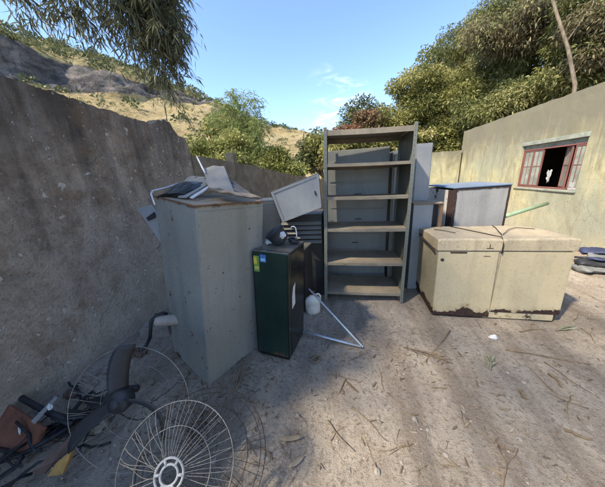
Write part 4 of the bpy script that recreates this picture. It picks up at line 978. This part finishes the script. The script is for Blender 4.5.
def twig_mesh(sd, L):
    rnd = random.Random(sd); pts = []; a = 0; p = Vector((-L / 2, 0, .004))
    for i in range(7): pts.append(p.copy()); a += rnd.uniform(-.25, .25); p = p + Vector((math.cos(a), math.sin(a), rnd.uniform(-.03, .06))) * L / 6
    m = MB(); m.tube(pts, [.003 * (1 - .1 * i) for i in range(7)], 5)
    if sd % 2: q = pts[3]; m.tube([q, q + Vector((L * .12, L * .10, .01)), q + Vector((L * .25, L * .14, .006))], .0022, 4)
    return m
# no individual litter under the furniture
def free(x, y):
    if x < -1.5 and y < 2: return False
    if -1.65 < x < -.4 and 1.25 < y < 2.3: return False
    if -.35 < x < .85 and y > 2.6: return False
    if .9 < x < 2.3 and y > 2.4: return False
    if x > 4.3 or x < -2.2: return False
    return True
spots = []
while len(spots) < 290:
    px, py = random.uniform(185, 600), 300 + 172 * random.random() ** .8
    p = G(px, py)
    if free(p.x, p.y): spots.append(p)
prot = [twig_mesh(i, .1 + .03 * i).build('twig', MAT['twig']) for i in range(5)]
for k, p in enumerate(spots[:70]):
    src = prot[k % 5]; o = src if k < 5 else src.copy()
    if k >= 5: COL.objects.link(o)
    o.location = (p.x, p.y, gz(p.x, p.y) + .003); o.rotation_euler = (0, 0, random.uniform(0, 6.28)); s_ = random.choice((.35, .5, .6, .8, 1.1, 1.5)); o.scale = (s_, s_, s_)
    tag(o, 'thin dry brown twig lying flat on the dusty dirt', 'twig', 'dry twigs scattered on the dirt')
prot = []
for i in range(6):
    m = MB(); leaf_mesh_into(m, (0, 0, 0), 0, .05 + .009 * i, .010 + .003 * (i % 3), .6 + .2 * (i % 2)); o = m.build('fallen_leaf', MAT['dleaf'], origin=(0, 0, 0)); set_tone(o, .2 + .12 * i); s_ = o.modifiers.new('thick', 'SOLIDIFY'); s_.thickness = .001; prot.append(o)
for k, p in enumerate(spots[115:205]):
    src = prot[k % 6]; o = src if k < 6 else src.copy()
    if k >= 6: COL.objects.link(o)
    o.location = (p.x, p.y, gz(p.x, p.y) + .003); o.rotation_euler = (random.uniform(-.2, .2), random.uniform(-.15, .15), random.uniform(0, 6.28)); s_ = random.uniform(.4, .95); o.scale = (s_, s_, s_)
    tag(o, 'small curled dry leaf fallen on the dusty dirt', 'leaf', 'small dry leaves scattered on the dirt')
prot = []
for i in range(4):
    bmm = bmesh.new(); bmesh.ops.create_icosphere(bmm, subdivisions=2, radius=.02); m = MB()
    m.add([v.co * (1 + .45 * noise.noise(v.co * 60 + Vector((i * 9, 0, 0)))) * Vector((1, .8, .6)).length / 1.4 for v in bmm.verts], [[v.index for v in f.verts] for f in bmm.faces]); bmm.free()
    m.v = [Vector((v.x, v.y * .8, v.z * .55)) for v in m.v]; prot.append(m.build('stone', MAT['stone'], origin=(0, 0, 0)))
for k, p in enumerate(spots[235:275]):
    src = prot[k % 4]; o = src if k < 4 else src.copy()
    if k >= 4: COL.objects.link(o)
    o.location = (p.x, p.y, gz(p.x, p.y) + .003); o.rotation_euler = (0, 0, random.uniform(0, 6.28)); s_ = random.uniform(.35, 1.0); o.scale = (s_, s_, s_)
    tag(o, 'small pale stone lying loose on the dirt', 'stone', 'loose pale stones on the dirt')
# gravel and crumbs
gm = MB(); tet = [(0, 0, 1), (.9, 0, -.2), (-.45, .78, -.2), (-.45, -.78, -.2)]
for k in range(9000):
    y = .55 + 4.6 * random.random() ** 1.5; x = random.uniform(-2.25, 4.4); s_ = random.uniform(.0025, .008) * (1 if random.random() < .9 else 2)
    z = gz(x, y); a_ = random.uniform(0, 6.28); ca, sa = math.cos(a_), math.sin(a_)
    gm.add([(x + (ca * p[0] - sa * p[1]) * s_, y + (sa * p[0] + ca * p[1]) * s_ * .8, z + p[2] * s_ * .7 + .001) for p in tet], [[0, 1, 2], [0, 2, 3], [0, 3, 1], [1, 3, 2]])
tag(gm.build('gravel', MAT['gravel'], origin=(0, 0, 0)), 'fine gravel and crumbs strewn over the dirt', 'gravel', kind='stuff')
lm = MB(); tones = []
for k in range(2300):
    if random.random() < .5: x, y = random.uniform(-2.25, 4.3), .55 + 4 * random.random() ** 1.4
    else:
        x, y = random.choice([(-1.6, 1.5), (-.8, 1.2), (-1.9, 1.2), (-.2, 2.2), (.6, 1.8), (-1.2, 1.0), (-1.3, 1.25), (-.9, 1.5), (-.7, 1.5), (.5, 2.0)]); x += random.gauss(0, .28); y += random.gauss(0, .22)
    if x < -2.26 or y < .4 or (random.random() < .35 and noise.noise((x * 1.6, y * 1.6, 7)) < .05): continue
    nb = len(lm.f); s_ = random.uniform(.008, .035); a_ = random.uniform(0, 6.28); z = gz(x, y) + .003
    dx, dy = math.cos(a_) * s_, math.sin(a_) * s_; wx, wy = -dy * .16, dx * .16
    lm.add([(x - dx, y - dy, z), (x + wx, y + wy, z + .003), (x + dx, y + dy, z + random.uniform(0, .012)), (x - wx, y - wy, z + .003)], [[0, 1, 2, 3]]); tones.append(random.random())
o = lm.build('leaf_litter', MAT['dleaf'], origin=(0, 0, 0)); set_tone(o, tones); tag(o, 'tiny dry leaf crumbs and straw scattered over the dirt', 'leaf litter', kind='stuff')
# dead palm frond pieces
def frond(c, ang, L, n, wd, name, label, mat):
    m = MB(); c = Vector(c); d = Vector((math.cos(ang), math.sin(ang), 0)); sd = Vector((-d.y, d.x, 0))
    pts = [c + d * (L * (u - .5)) + Vector((0, 0, .012 + .02 * math.sin(u * 3))) for u in np.linspace(0, 1, 8)]; m.tube(pts, .005, 5)
    for k in range(n):
        u = .1 + .85 * k / n; b_ = c + d * (L * (u - .5)) + Vector((0, 0, .014))
        for s in (-1, 1):
            e = b_ + d * random.uniform(.06, .12) + sd * s * random.uniform(.02, .05) + Vector((0, 0, random.uniform(-.004, .02)))
            t_ = (e - b_).cross(Vector((0, 0, 1))).normalized() * wd; m.add([b_, (b_ + e) / 2 + t_, e, (b_ + e) / 2 - t_], [[0, 1, 2, 3]])
    o = m.build(name, mat); s_ = o.modifiers.new('thick', 'SOLIDIFY'); s_.thickness = .0015; tag(o, label, 'palm frond')
p = G(424, 354); frond((p.x, p.y, gz(p.x, p.y)), rad(-22), .34, 9, .005, 'palm_frond', 'dry brown frond lying on the dirt before the cream chest', MAT['twig'])
p = G(565, 330); frond((p.x, p.y, gz(p.x, p.y)), rad(20), .22, 7, .009, 'palm_frond', 'grey green dry frond right of the cream chest', MAT['palmdry'])
p = G(490, 365); frond((p.x, p.y, gz(p.x, p.y)), rad(62), .16, 4, .007, 'palm_frond', 'small pale green frond tip below the white scrap', MAT['palmdry'])
p = G(493, 340); crumple('white_litter', (p.x, p.y, gz(p.x, p.y) + .018), (.032, .024, .02), MAT['paper'], 'crumpled white plastic scrap on the dirt before the chest', 'litter', 12)
for (x0, y0, x1, y1, r, lab) in ((450, 332, 424, 362, .007, 'long brown stick beside the dry frond'), (548, 375, 561, 388, .010, 'dark stick lying at the right of the yard'), (242, 352, 236, 388, .009, 'bent stick between the grey cabinet and green fridge'), (505, 352, 590, 366, .005, 'long thin stick on the right of the yard'), (236, 390, 250, 368, .007, 'short stick beside the bent stick'), (520, 392, 527, 400, .011, 'stubby dark wood chip at the right'), (565, 430, 592, 440, .009, 'dark twig near the lower right corner'), (184, 398, 190, 372, .005, 'thin stick upright by the bladed fan')):
    A, B = G(x0, y0), G(x1, y1); A.z = gz(A.x, A.y) + r; B.z = gz(B.x, B.y) + r
    m = MB(); mid = (A + B) / 2 + Vector((random.uniform(-.02, .02), random.uniform(-.02, .02), .006)); m.tube([A, A.lerp(mid, .5) + Vector((.006, .004, .003)), mid, mid.lerp(B, .5) - Vector((.004, .005, 0)), B], [r, r, r * .9, r * .8, r * .6], 6); tag(m.build('stick', MAT['twig']), lab, 'stick')

# ------------------------------------------------------------------ foliage
def leaves(name, cen, dirs, L, Wd, mat, parent=None, tone=None, droop=.15, loc=None):
    """cen, dirs: (N,3); one bent quad pair per leaf"""
    N = len(cen); d = dirs / np.linalg.norm(dirs, axis=1, keepdims=True)
    rnd = rng.normal(size=(N, 3)); s = np.cross(d, rnd); s /= np.linalg.norm(s, axis=1, keepdims=True) + 1e-9
    L = np.broadcast_to(L, (N,))[:, None]; Wd = np.broadcast_to(Wd, (N,))[:, None]
    dr = np.zeros((N, 3)); dr[:, 2] = -droop
    p0 = cen; p1 = cen + d * L * .45 + s * Wd * .5; p2 = cen + d * L + dr * L; p3 = cen + d * L * .45 - s * Wd * .5
    V = np.stack([p0, p1, p2, p3], 1).reshape(-1, 3)
    if loc is not None: V = V - np.array(loc)
    me = bpy.data.meshes.new(name); me.vertices.add(N * 4); me.vertices.foreach_set('co', V.astype(np.float32).ravel())
    me.loops.add(N * 4); me.loops.foreach_set('vertex_index', np.arange(N * 4, dtype=np.int32))
    me.polygons.add(N); me.polygons.foreach_set('loop_start', np.arange(0, N * 4, 4, dtype=np.int32))
    me.update(calc_edges=True)
    t_ = rng.random(N) if tone is None else np.clip(tone, 0, 1)
    a = me.attributes.new('tone', 'FLOAT', 'FACE'); a.data.foreach_set('value', t_.astype(np.float32))
    me.materials.append(mat); o = bpy.data.objects.new(name, me); COL.objects.link(o)
    if parent is not None: o.parent = parent
    return o
def tree(name, label, cat, base, blobs, mat, nleaf, L, Wd, clump=.45, droop=.2, trunk=.12, group=None, ncl=60, nlimb=8, updir=0.3, trunkmat=None, fill=1.0):
    """blobs: list of (centre, (rx,ry,rz), weight). clumps on/inside each blob, leaves on clumps, limbs to clumps"""
    base = Vector(base); r = empty(name, label, cat, base, group=group)
    ws = np.array([w_ for _, _, w_ in blobs], float); ws /= ws.sum(); C = []
    for (c, R_, w_), f in zip(blobs, ws):
        k = max(3, int(ncl * f))
        v = rng.normal(size=(k, 3)); v /= np.linalg.norm(v, axis=1, keepdims=True); rr = (.35 + .65 * rng.random(k) ** .5)[:, None]
        C.append(np.array(c) + v * rr * np.array(R_) * (1 + .18 * rng.normal(size=(k, 1))))
    C = np.concatenate(C); K = len(C); size = clump * (.55 + .9 * rng.random(K)); wt = size ** 2; ctone = rng.normal(0, .22, K)
    idx = rng.choice(K, nleaf, p=wt / wt.sum())
    v = rng.normal(size=(nleaf, 3)); v /= np.linalg.norm(v, axis=1, keepdims=True); rad_ = rng.random(nleaf)[:, None] ** .45
    sc = np.array([1.15, 1.15, .72]); P = C[idx] + v * rad_ * size[idx][:, None] * sc
    d = v * .8 + rng.normal(size=(nleaf, 3)) * .6; d[:, 2] += updir - droop
    leaves('foliage', P, d, L * (.6 + .8 * rng.random(nleaf)), Wd * (.6 + .8 * rng.random(nleaf)), mat, r, .42 + ctone[idx] + rng.normal(0, .17, nleaf), droop, base)
    m = MB(); cen = Vector(C.mean(0)); tops = sorted(range(K), key=lambda i: -wt[i])[:nlimb]
    fork = base.lerp(cen, .55); bend = Vector((random.uniform(-.15, .15), random.uniform(-.15, .15), 0)) * (cen - base).length * .5
    mid = base.lerp(fork, .5) + bend
    m.tube([base + Vector((0, 0, -.2)), base.lerp(mid, .5) + bend * .3, mid, fork], [trunk * 1.25, trunk, trunk * .85, trunk * .7], 8); m.build('trunk', trunkmat or MAT['bark'], r, world=True)
    m = MB()
    for i in tops:
        e = Vector(C[i]); q = fork.lerp(e, .5) + Vector((random.uniform(-.3, .3), random.uniform(-.3, .3), random.uniform(-.1, .3))) * (e - fork).length * .3
        m.tube([fork, q, e], [trunk * .5, trunk * .3, trunk * .1], 6)
    m.build('limb', trunkmat or MAT['bark'], r, world=True)
    return r
def blob(px, py, Y, rpx, rpy, w_=None, ry=None):
    c = PY(px, py, Y); dep = abs((np.array(c) - C0) @ -Rm[:, 2]); rx, rz = rpx * dep / F, rpy * dep / F
    return (tuple(c), (rx, ry or rx * .8, rz), w_ if w_ else rpx * rpy)
# yellow-green bush/tree right of the shelf
tree('leafy_tree', 'bright yellow green leafy tree behind the far yellow wall', 'tree', (3.9, 13.2, 0), [blob(430, 112, 13, 34, 26), blob(400, 125, 13, 22, 20), blob(418, 88, 13, 26, 18), blob(452, 118, 12.6, 22, 26), blob(440, 140, 12.2, 30, 12), blob(405, 142, 12.4, 26, 10)], MAT['bush'], 70000, .125, .055, .45, .25, .16, ncl=150)
tree('leafy_tree', 'sparse grey green tree with thin top left of the bright tree', 'tree', (1.0, 17, 0), [blob(362, 108, 16.5, 15, 8), blob(374, 120, 16, 16, 9), blob(352, 128, 16.5, 13, 10)], MAT['scrub'], 6000, .18, .07, .45, .2, .09, ncl=40)
tree('leafy_tree', 'small reddish leaved tree seen over the shelf top', 'tree', (.9, 13.2, 0), [blob(374, 119, 13, 12, 7), blob(356, 134, 13, 16, 9), blob(340, 140, 13, 12, 7)], MAT['reddish'], 7500, .15, .075, .4, .2, .08, ncl=40)
tree('leafy_tree', 'low olive tree behind the reddish tree and shelf', 'tree', (.4, 12, 0), [blob(345, 148, 12, 30, 9), blob(380, 146, 12, 26, 9), blob(325, 150, 12, 12, 12)], MAT['bush'], 16000, .15, .07, .4, .25, .1, ncl=60)
tree('leafy_tree', 'dark green tree just left of the shelf top', 'tree', (-.6, 13, 0), [blob(318, 146, 12.6, 10, 12), blob(312, 158, 12.4, 10, 12)], MAT['scrub'], 8000, .16, .07, .38, .25, .1, ncl=36)
# big dark trees on the bank
zb = bankz(9.5, 13)
tree('dark_tree', 'large dark tree rising over the left end of the yellow wall', 'tree', (9.0, 13.6, bankz(9.0, 13.6) - .2), [blob(480, 60, 13.5, 30, 34), blob(462, 42, 13.8, 16, 20), blob(500, 38, 13, 34, 26), blob(476, 100, 12.8, 24, 26), blob(505, 86, 12.6, 30, 26)], MAT['darktree'], 46000, .115, .036, .36, .35, .18, ncl=150)
tree('dark_tree', 'large dark tree standing above the window wall', 'tree', (11.0, 11.6, bankz(11.0, 11.6) - .2), [blob(530, 36, 11.4, 34, 24), blob(556, 22, 11.2, 30, 20), blob(540, 70, 11.2, 32, 24), blob(520, 100, 11.2, 30, 14), blob(505, 14, 11.6, 30, 16)], MAT['darktree'], 46000, .11, .034, .34, .35, .16, ncl=150)
tree('dark_tree', 'dark tree at the right edge behind the pale leaning trunk', 'tree', (12.6, 9.0, bankz(12.6, 9.0) - .2), [blob(598, 30, 9.2, 34, 26), blob(610, 66, 9, 30, 22), blob(575, 66, 9.6, 26, 20), blob(580, 12, 9.4, 30, 18)], MAT['darktree'], 38000, .105, .033, .32, .35, .16, ncl=130)
tree('dark_tree', 'thin topped tree peeking above the bright tree', 'tree', (6.2, 17.5, 0), [blob(437, 52, 17, 8, 7), blob(444, 66, 17, 14, 10), blob(452, 80, 17, 16, 14)], MAT['darktree'], 6500, .22, .07, .5, .3, .12, ncl=36)
tree('dark_bush', 'dense dark undergrowth shrub behind the yellow wall', 'bush', (8.6, 11.0, bankz(8.6, 11.0) - .2), [blob(490, 112, 10.6, 34, 12), blob(520, 98, 10.3, 26, 12), blob(548, 88, 9.6, 26, 10)], MAT['darktree'], 18000, .13, .045, .4, .3, .06, ncl=80)
tree('sun_tinted_tree', 'tree with foliage coloured tan for sunlight at the top right over the window', 'tree', (9.4, 10.4, bankz(9.4, 10.4) - .2), [blob(520, 28, 10.4, 26, 10), blob(548, 36, 10.2, 22, 9), blob(500, 44, 10.6, 20, 9), blob(538, 14, 10.2, 30, 8), blob(572, 30, 10, 14, 8), blob(478, 34, 10.8, 12, 10)], MAT['tan'], 15000, .105, .032, .36, .45, .07, ncl=95, nlimb=14)  # extra crown whose tan leaf colour stands in for sunlit tops
tree('sun_tinted_tree', 'branch crown with leaves tinted tan for sunlight at the far top right corner', 'tree', (10.4, 8.4, bankz(10.4, 8.4) - .2), [blob(596, 22, 8.6, 18, 8), blob(604, 44, 8.6, 14, 7), blob(590, 60, 8.6, 14, 5)], MAT['tan'], 8000, .11, .033, .3, .4, .05, ncl=40)
# pale leaning trunk
A, B = PY(575, 84, 8.2), PY(556, 12, 8.6); m = MB(); top = A + (B - A) * 1.8
m.tube([Vector((A.x + .15, A.y, bankz(A.x, A.y) - .3)), A, A.lerp(B, .5) + Vector((.05, 0, 0)), B, top], [.05, .045, .04, .034, .02], 10)
tr = empty('pale_tree', 'pale bare leaning tree trunk above the yellow wall', 'tree', (A.x + .15, A.y, bankz(A.x, A.y)))
m.build('trunk', MAT['bark'], tr, world=True)
m = MB(); B2 = A.lerp(B, .55); m.tube([B2, B2 + Vector((.5, .1, .8)), B2 + Vector((.6, .2, 2.0))], [.018, .014, .008], 7); m.build('limb', MAT['bark'], tr, world=True)
cc = np.array(top) + rng.normal(size=(14, 3)) * np.array([1.1, 1.0, .6]); idx = rng.integers(0, 14, 3000)
leaves('foliage', cc[idx] + rng.normal(size=(3000, 3)) * .3, rng.normal(size=(3000, 3)) - np.array([0, 0, .4]), .11, .038, MAT['darktree'], tr, None, .3, tr.location)
# dry grass on the bank over the wall
N = 9000; yy = rng.uniform(4.2, 9.6, N); xx = RX + 2.55 + rng.random(N) ** 1.4 * 1.6
hz = np.array([bankz(x, y) for x, y in zip(xx, yy)]); dd = rng.normal(size=(N, 3)) * .45; dd[:, 2] = 1
o = leaves('dry_grass', np.stack([xx, yy, hz - .03], 1), dd, .25 + .35 * rng.random(N), .018, MAT['straw'], None, None, .35); tag(o, 'dry straw grass growing along the top of the yellow wall', 'grass', kind='stuff')
# feathery young bamboo behind the left wall
def bamboo(name, label, base, culms, mat, L, Wd, nper, droop, group=None, culmr=.02, spread=(.2, .75), i0=7):
    base = Vector(base); r = empty(name, label, 'bamboo', base, group=group); P = []; D = []
    m = MB()
    for pts in culms:
        pts = [Vector(p) for p in pts]; Q = []
        for i in range(24):
            u = i / 23 * (len(pts) - 1); k = min(int(u), len(pts) - 2); s = u - k
            p0, p1, p2, p3 = pts[max(k - 1, 0)], pts[k], pts[k + 1], pts[min(k + 2, len(pts) - 1)]
            Q.append(.5 * ((2 * p1) + (-p0 + p2) * s + (2 * p0 - 5 * p1 + 4 * p2 - p3) * s * s + (-p0 + 3 * p1 - 3 * p2 + p3) * s ** 3))
        m.tube(Q, [culmr * (1 - .85 * i / 23) for i in range(24)], 6)
        for i in range(i0, 24):
            for b_ in range(max(2, int(nper * (.5 + i / 24)))):
                o_ = Q[i] + Vector((random.gauss(0, .06), random.gauss(0, .06), random.gauss(0, .08)))
                dd = Vector((random.gauss(0, 1), random.gauss(0, 1), random.gauss(-.1, .4))).normalized(); bl_ = random.uniform(*spread)
                for q in range(9):
                    s = (q + 1) / 9; p = o_ + dd * bl_ * s + Vector((0, 0, -droop * bl_ * s * s))
                    P.append(p); D.append(dd * .45 + Vector((random.gauss(0, .45), random.gauss(0, .45), -droop * 1.1 + random.gauss(0, .35))))
    m.build('culm', MAT['culm'], r, world=True)
    P = np.array(P); N = len(P)
    leaves('foliage', P, np.array(D), L * (.6 + .7 * rng.random(N)), Wd * (.7 + .6 * rng.random(N)), mat, r, .45 + rng.normal(0, .22, N), .1, base)
    return r
cl = []
for (x, y) in ((214, 118), (224, 104), (232, 93), (240, 103), (252, 99), (246, 118), (256, 122)):
    t_ = PY(x, y, 8.6 + random.uniform(-.4, .4)); b_ = Vector((-2.75 + random.uniform(-.2, .2), 8.6 + random.uniform(-.2, .2), 0)); cl.append([b_, b_.lerp(t_, .55) + Vector((0, 0, .35)), t_.lerp(b_, .12) + Vector((0, 0, .22)), t_])
bamboo('young_bamboo', 'feathery pale green bamboo plant behind the brown boundary wall', (-2.75, 8.6, 0), cl, MAT['feather'], .17, .022, 4.5, .3, None, .014, (.15, .6))
tree('yellow_bush', 'yellow green leafy bush above the end of the left wall', 'bush', (-3.5, 6.6, 0), [blob(212, 150, 6.6, 20, 9), blob(200, 160, 6.4, 14, 8), blob(232, 150, 6.9, 16, 10), blob(226, 166, 6.4, 30, 12)], MAT['yellow'], 20000, .10, .04, .26, .2, .05, ncl=90)
tree('yellow_bush', 'lower yellow green bush behind the middle of the boundary wall', 'bush', (-2.1, 9.0, 0), [blob(272, 160, 8.6, 16, 9), blob(258, 154, 9, 12, 7), blob(290, 172, 8.4, 14, 8), blob(268, 178, 8.2, 22, 12)], MAT['yellow'], 16000, .11, .045, .28, .2, .05, ncl=80)
tree('yellow_bush', 'olive shrub between the feathery bamboo and low bush', 'bush', (-2.6, 10.5, 0), [blob(247, 138, 10.3, 10, 14), blob(236, 140, 10.3, 14, 16), blob(222, 132, 10.3, 12, 14)], MAT['bush'], 9000, .16, .06, .34, .25, .05, ncl=60)
# big bamboo grove beyond the left wall: one arching clump hangs into the picture
cl = []
pts_ = ((28, 22, 3.3), (36, 16, 3.3), (72, 22, 3.6), (66, 14, 3.6), (92, 34, 3.8), (84, 20, 3.8), (112, 44, 4.0), (104, 22, 4.0), (128, 30, 4.1), (134, 44, 4.0), (140, 56, 4.1), (146, 34, 4.3), (152, 46, 4.4), (156, 62, 4.2), (160, 36, 4.0), (163, 76, 4.3), (166, 54, 4.3), (169, 90, 4.3), (172, 66, 4.4), (174, 98, 4.35), (175, 40, 4.4), (176, 80, 4.5), (178, 56, 4.5), (181, 34, 4.4), (181, 68, 4.5), (168, 24, 4.2), (150, 16, 4.3), (138, 12, 4.2), (180, 14, 4.5), (158, 20, 4.5), (120, 14, 4.1), (183, 48, 4.6))
for sub_, lab_, np_ in (([p for p in pts_ if p[0] >= 122], 'dense dark bamboo crown hanging into the top left over the wall', 3.6), ([p for p in pts_ if p[0] < 122], 'thin drooping bamboo sprays at the far upper left', 2.4)):
    cl = []
    for x, y, Y in sub_:
        e = PY(x - 4, y - 2, Y); b_ = Vector((-6.6 + random.uniform(-.3, .3), 2.2 + random.uniform(-.4, .4), 0)); top_ = PY(max(x, 90), -70, Y - .1); top_.z = max(top_.z, 5.2)
        ex = Vector((e.x, e.y, e.z))
        cl.append([b_, b_ + Vector((.25, .1, 4.2)), Vector((top_.x - .6, top_.y - .3, top_.z + .5)), ex + Vector((-.02, 0, (top_.z - ex.z) * .55)), ex + Vector((0, 0, .1))])
    bamboo('bamboo_clump', lab_, (-6.6, 2.2, 0), cl, MAT['bamboo'], .17, .02, np_, .75, None, .006, (.10, .40), 10)

# the rest of the grove, beyond the left wall and behind the camera: it shades the yard
for lab, nd_, (bx_, by_), (x0, x1, y0, y1) in (('tall bamboo grove clump leaning over the left wall nearest the camera', 2.4, (-7.2, -3.0), (-6.8, -3.4, -4.4, -.8)), ('tall bamboo clump beyond the left wall arching over the yard', 2.0, (-6.8, .4), (-4.4, -1.0, -2.4, 1.8)), ('tall bamboo clump behind the viewer leaning over the yard', 2.4, (-4.2, -5.6), (-3.6, .2, -4.2, -.6)), ('tall bamboo clump standing close behind the left wall', 2.4, (-7.6, -.6), (-6.8, -4.0, -1.6, 1.2))):
    cl = []
    for k in range(15):
        e = Vector((random.uniform(x0, x1), random.uniform(y0, y1), random.uniform(6.2, 8.2))); b_ = Vector((bx_ + random.uniform(-.5, .5), by_ + random.uniform(-.5, .5), 0))
        cl.append([b_, b_.lerp(e, .12) + Vector((0, 0, 4.0)), b_.lerp(e, .5) + Vector((0, 0, 4.6)), e + Vector((0, 0, .5)), e + (e - b_) * .12 - Vector((0, 0, .5))])
    bamboo('bamboo_clump', lab, (bx_, by_, 0), cl, MAT['bamboo'], .17, .022, nd_, .45, None, .03, (.4, 1.5), 8)
tree('added_shade_tree', 'unseen dense broad leaved tree added beyond the left wall for shade', 'tree', (-4.2, -.6, 0), [((-3.75, -.45, 4.4), (.6, .7, .7), 3), ((-4.0, .3, 4.6), (.5, .5, .5), 1)], MAT['darktree'], 5200, .17, .07, .42, .25, .09, ncl=70)  # out of view, added to keep sun off the grey cabinet's left face
# scrub on the hill
P = []; D = []; T = []; Ls = []
HVr = [(i, j) for i in range(len(cols)) for j in range(rows)]
for k in range(1500):
    i = rng.integers(30, len(cols)); u = rng.random()
    j = int(rows * (.60 + .32 * u)) if rng.random() < .6 else int(rows * rng.uniform(.06, .42))
    c = HV[i * rows + min(j, rows - 1)]
    if k > 1100: j = int(rows * rng.uniform(.74, .92))
    big = (rng.uniform(.6, 1.9) if j > rows * .55 else rng.uniform(.3, .9))
    n_ = 46; v = rng.normal(size=(n_, 3)); v /= np.linalg.norm(v, axis=1, keepdims=True); v[:, 2] = np.abs(v[:, 2]) * .9
    off = np.array([rng.normal() * 1.5, rng.normal() * 1.5, .1])
    P.append(np.array(c) + off + v * big * rng.random((n_, 1)) ** .4); D.append(v + rng.normal(size=(n_, 3)) * .5); T.append(.45 + rng.normal() * .22 + rng.normal(0, .12, n_)); Ls.append(np.full(n_, big * .55))
P = np.concatenate(P); D = np.concatenate(D); T = np.concatenate(T); Ls = np.concatenate(Ls)
o = leaves('hill_scrub', P, D, Ls, Ls * .55, MAT['scrub'], None, T, .1); tag(o, 'scattered green and tan scrub over the dry hillside', 'scrub', kind='stuff')
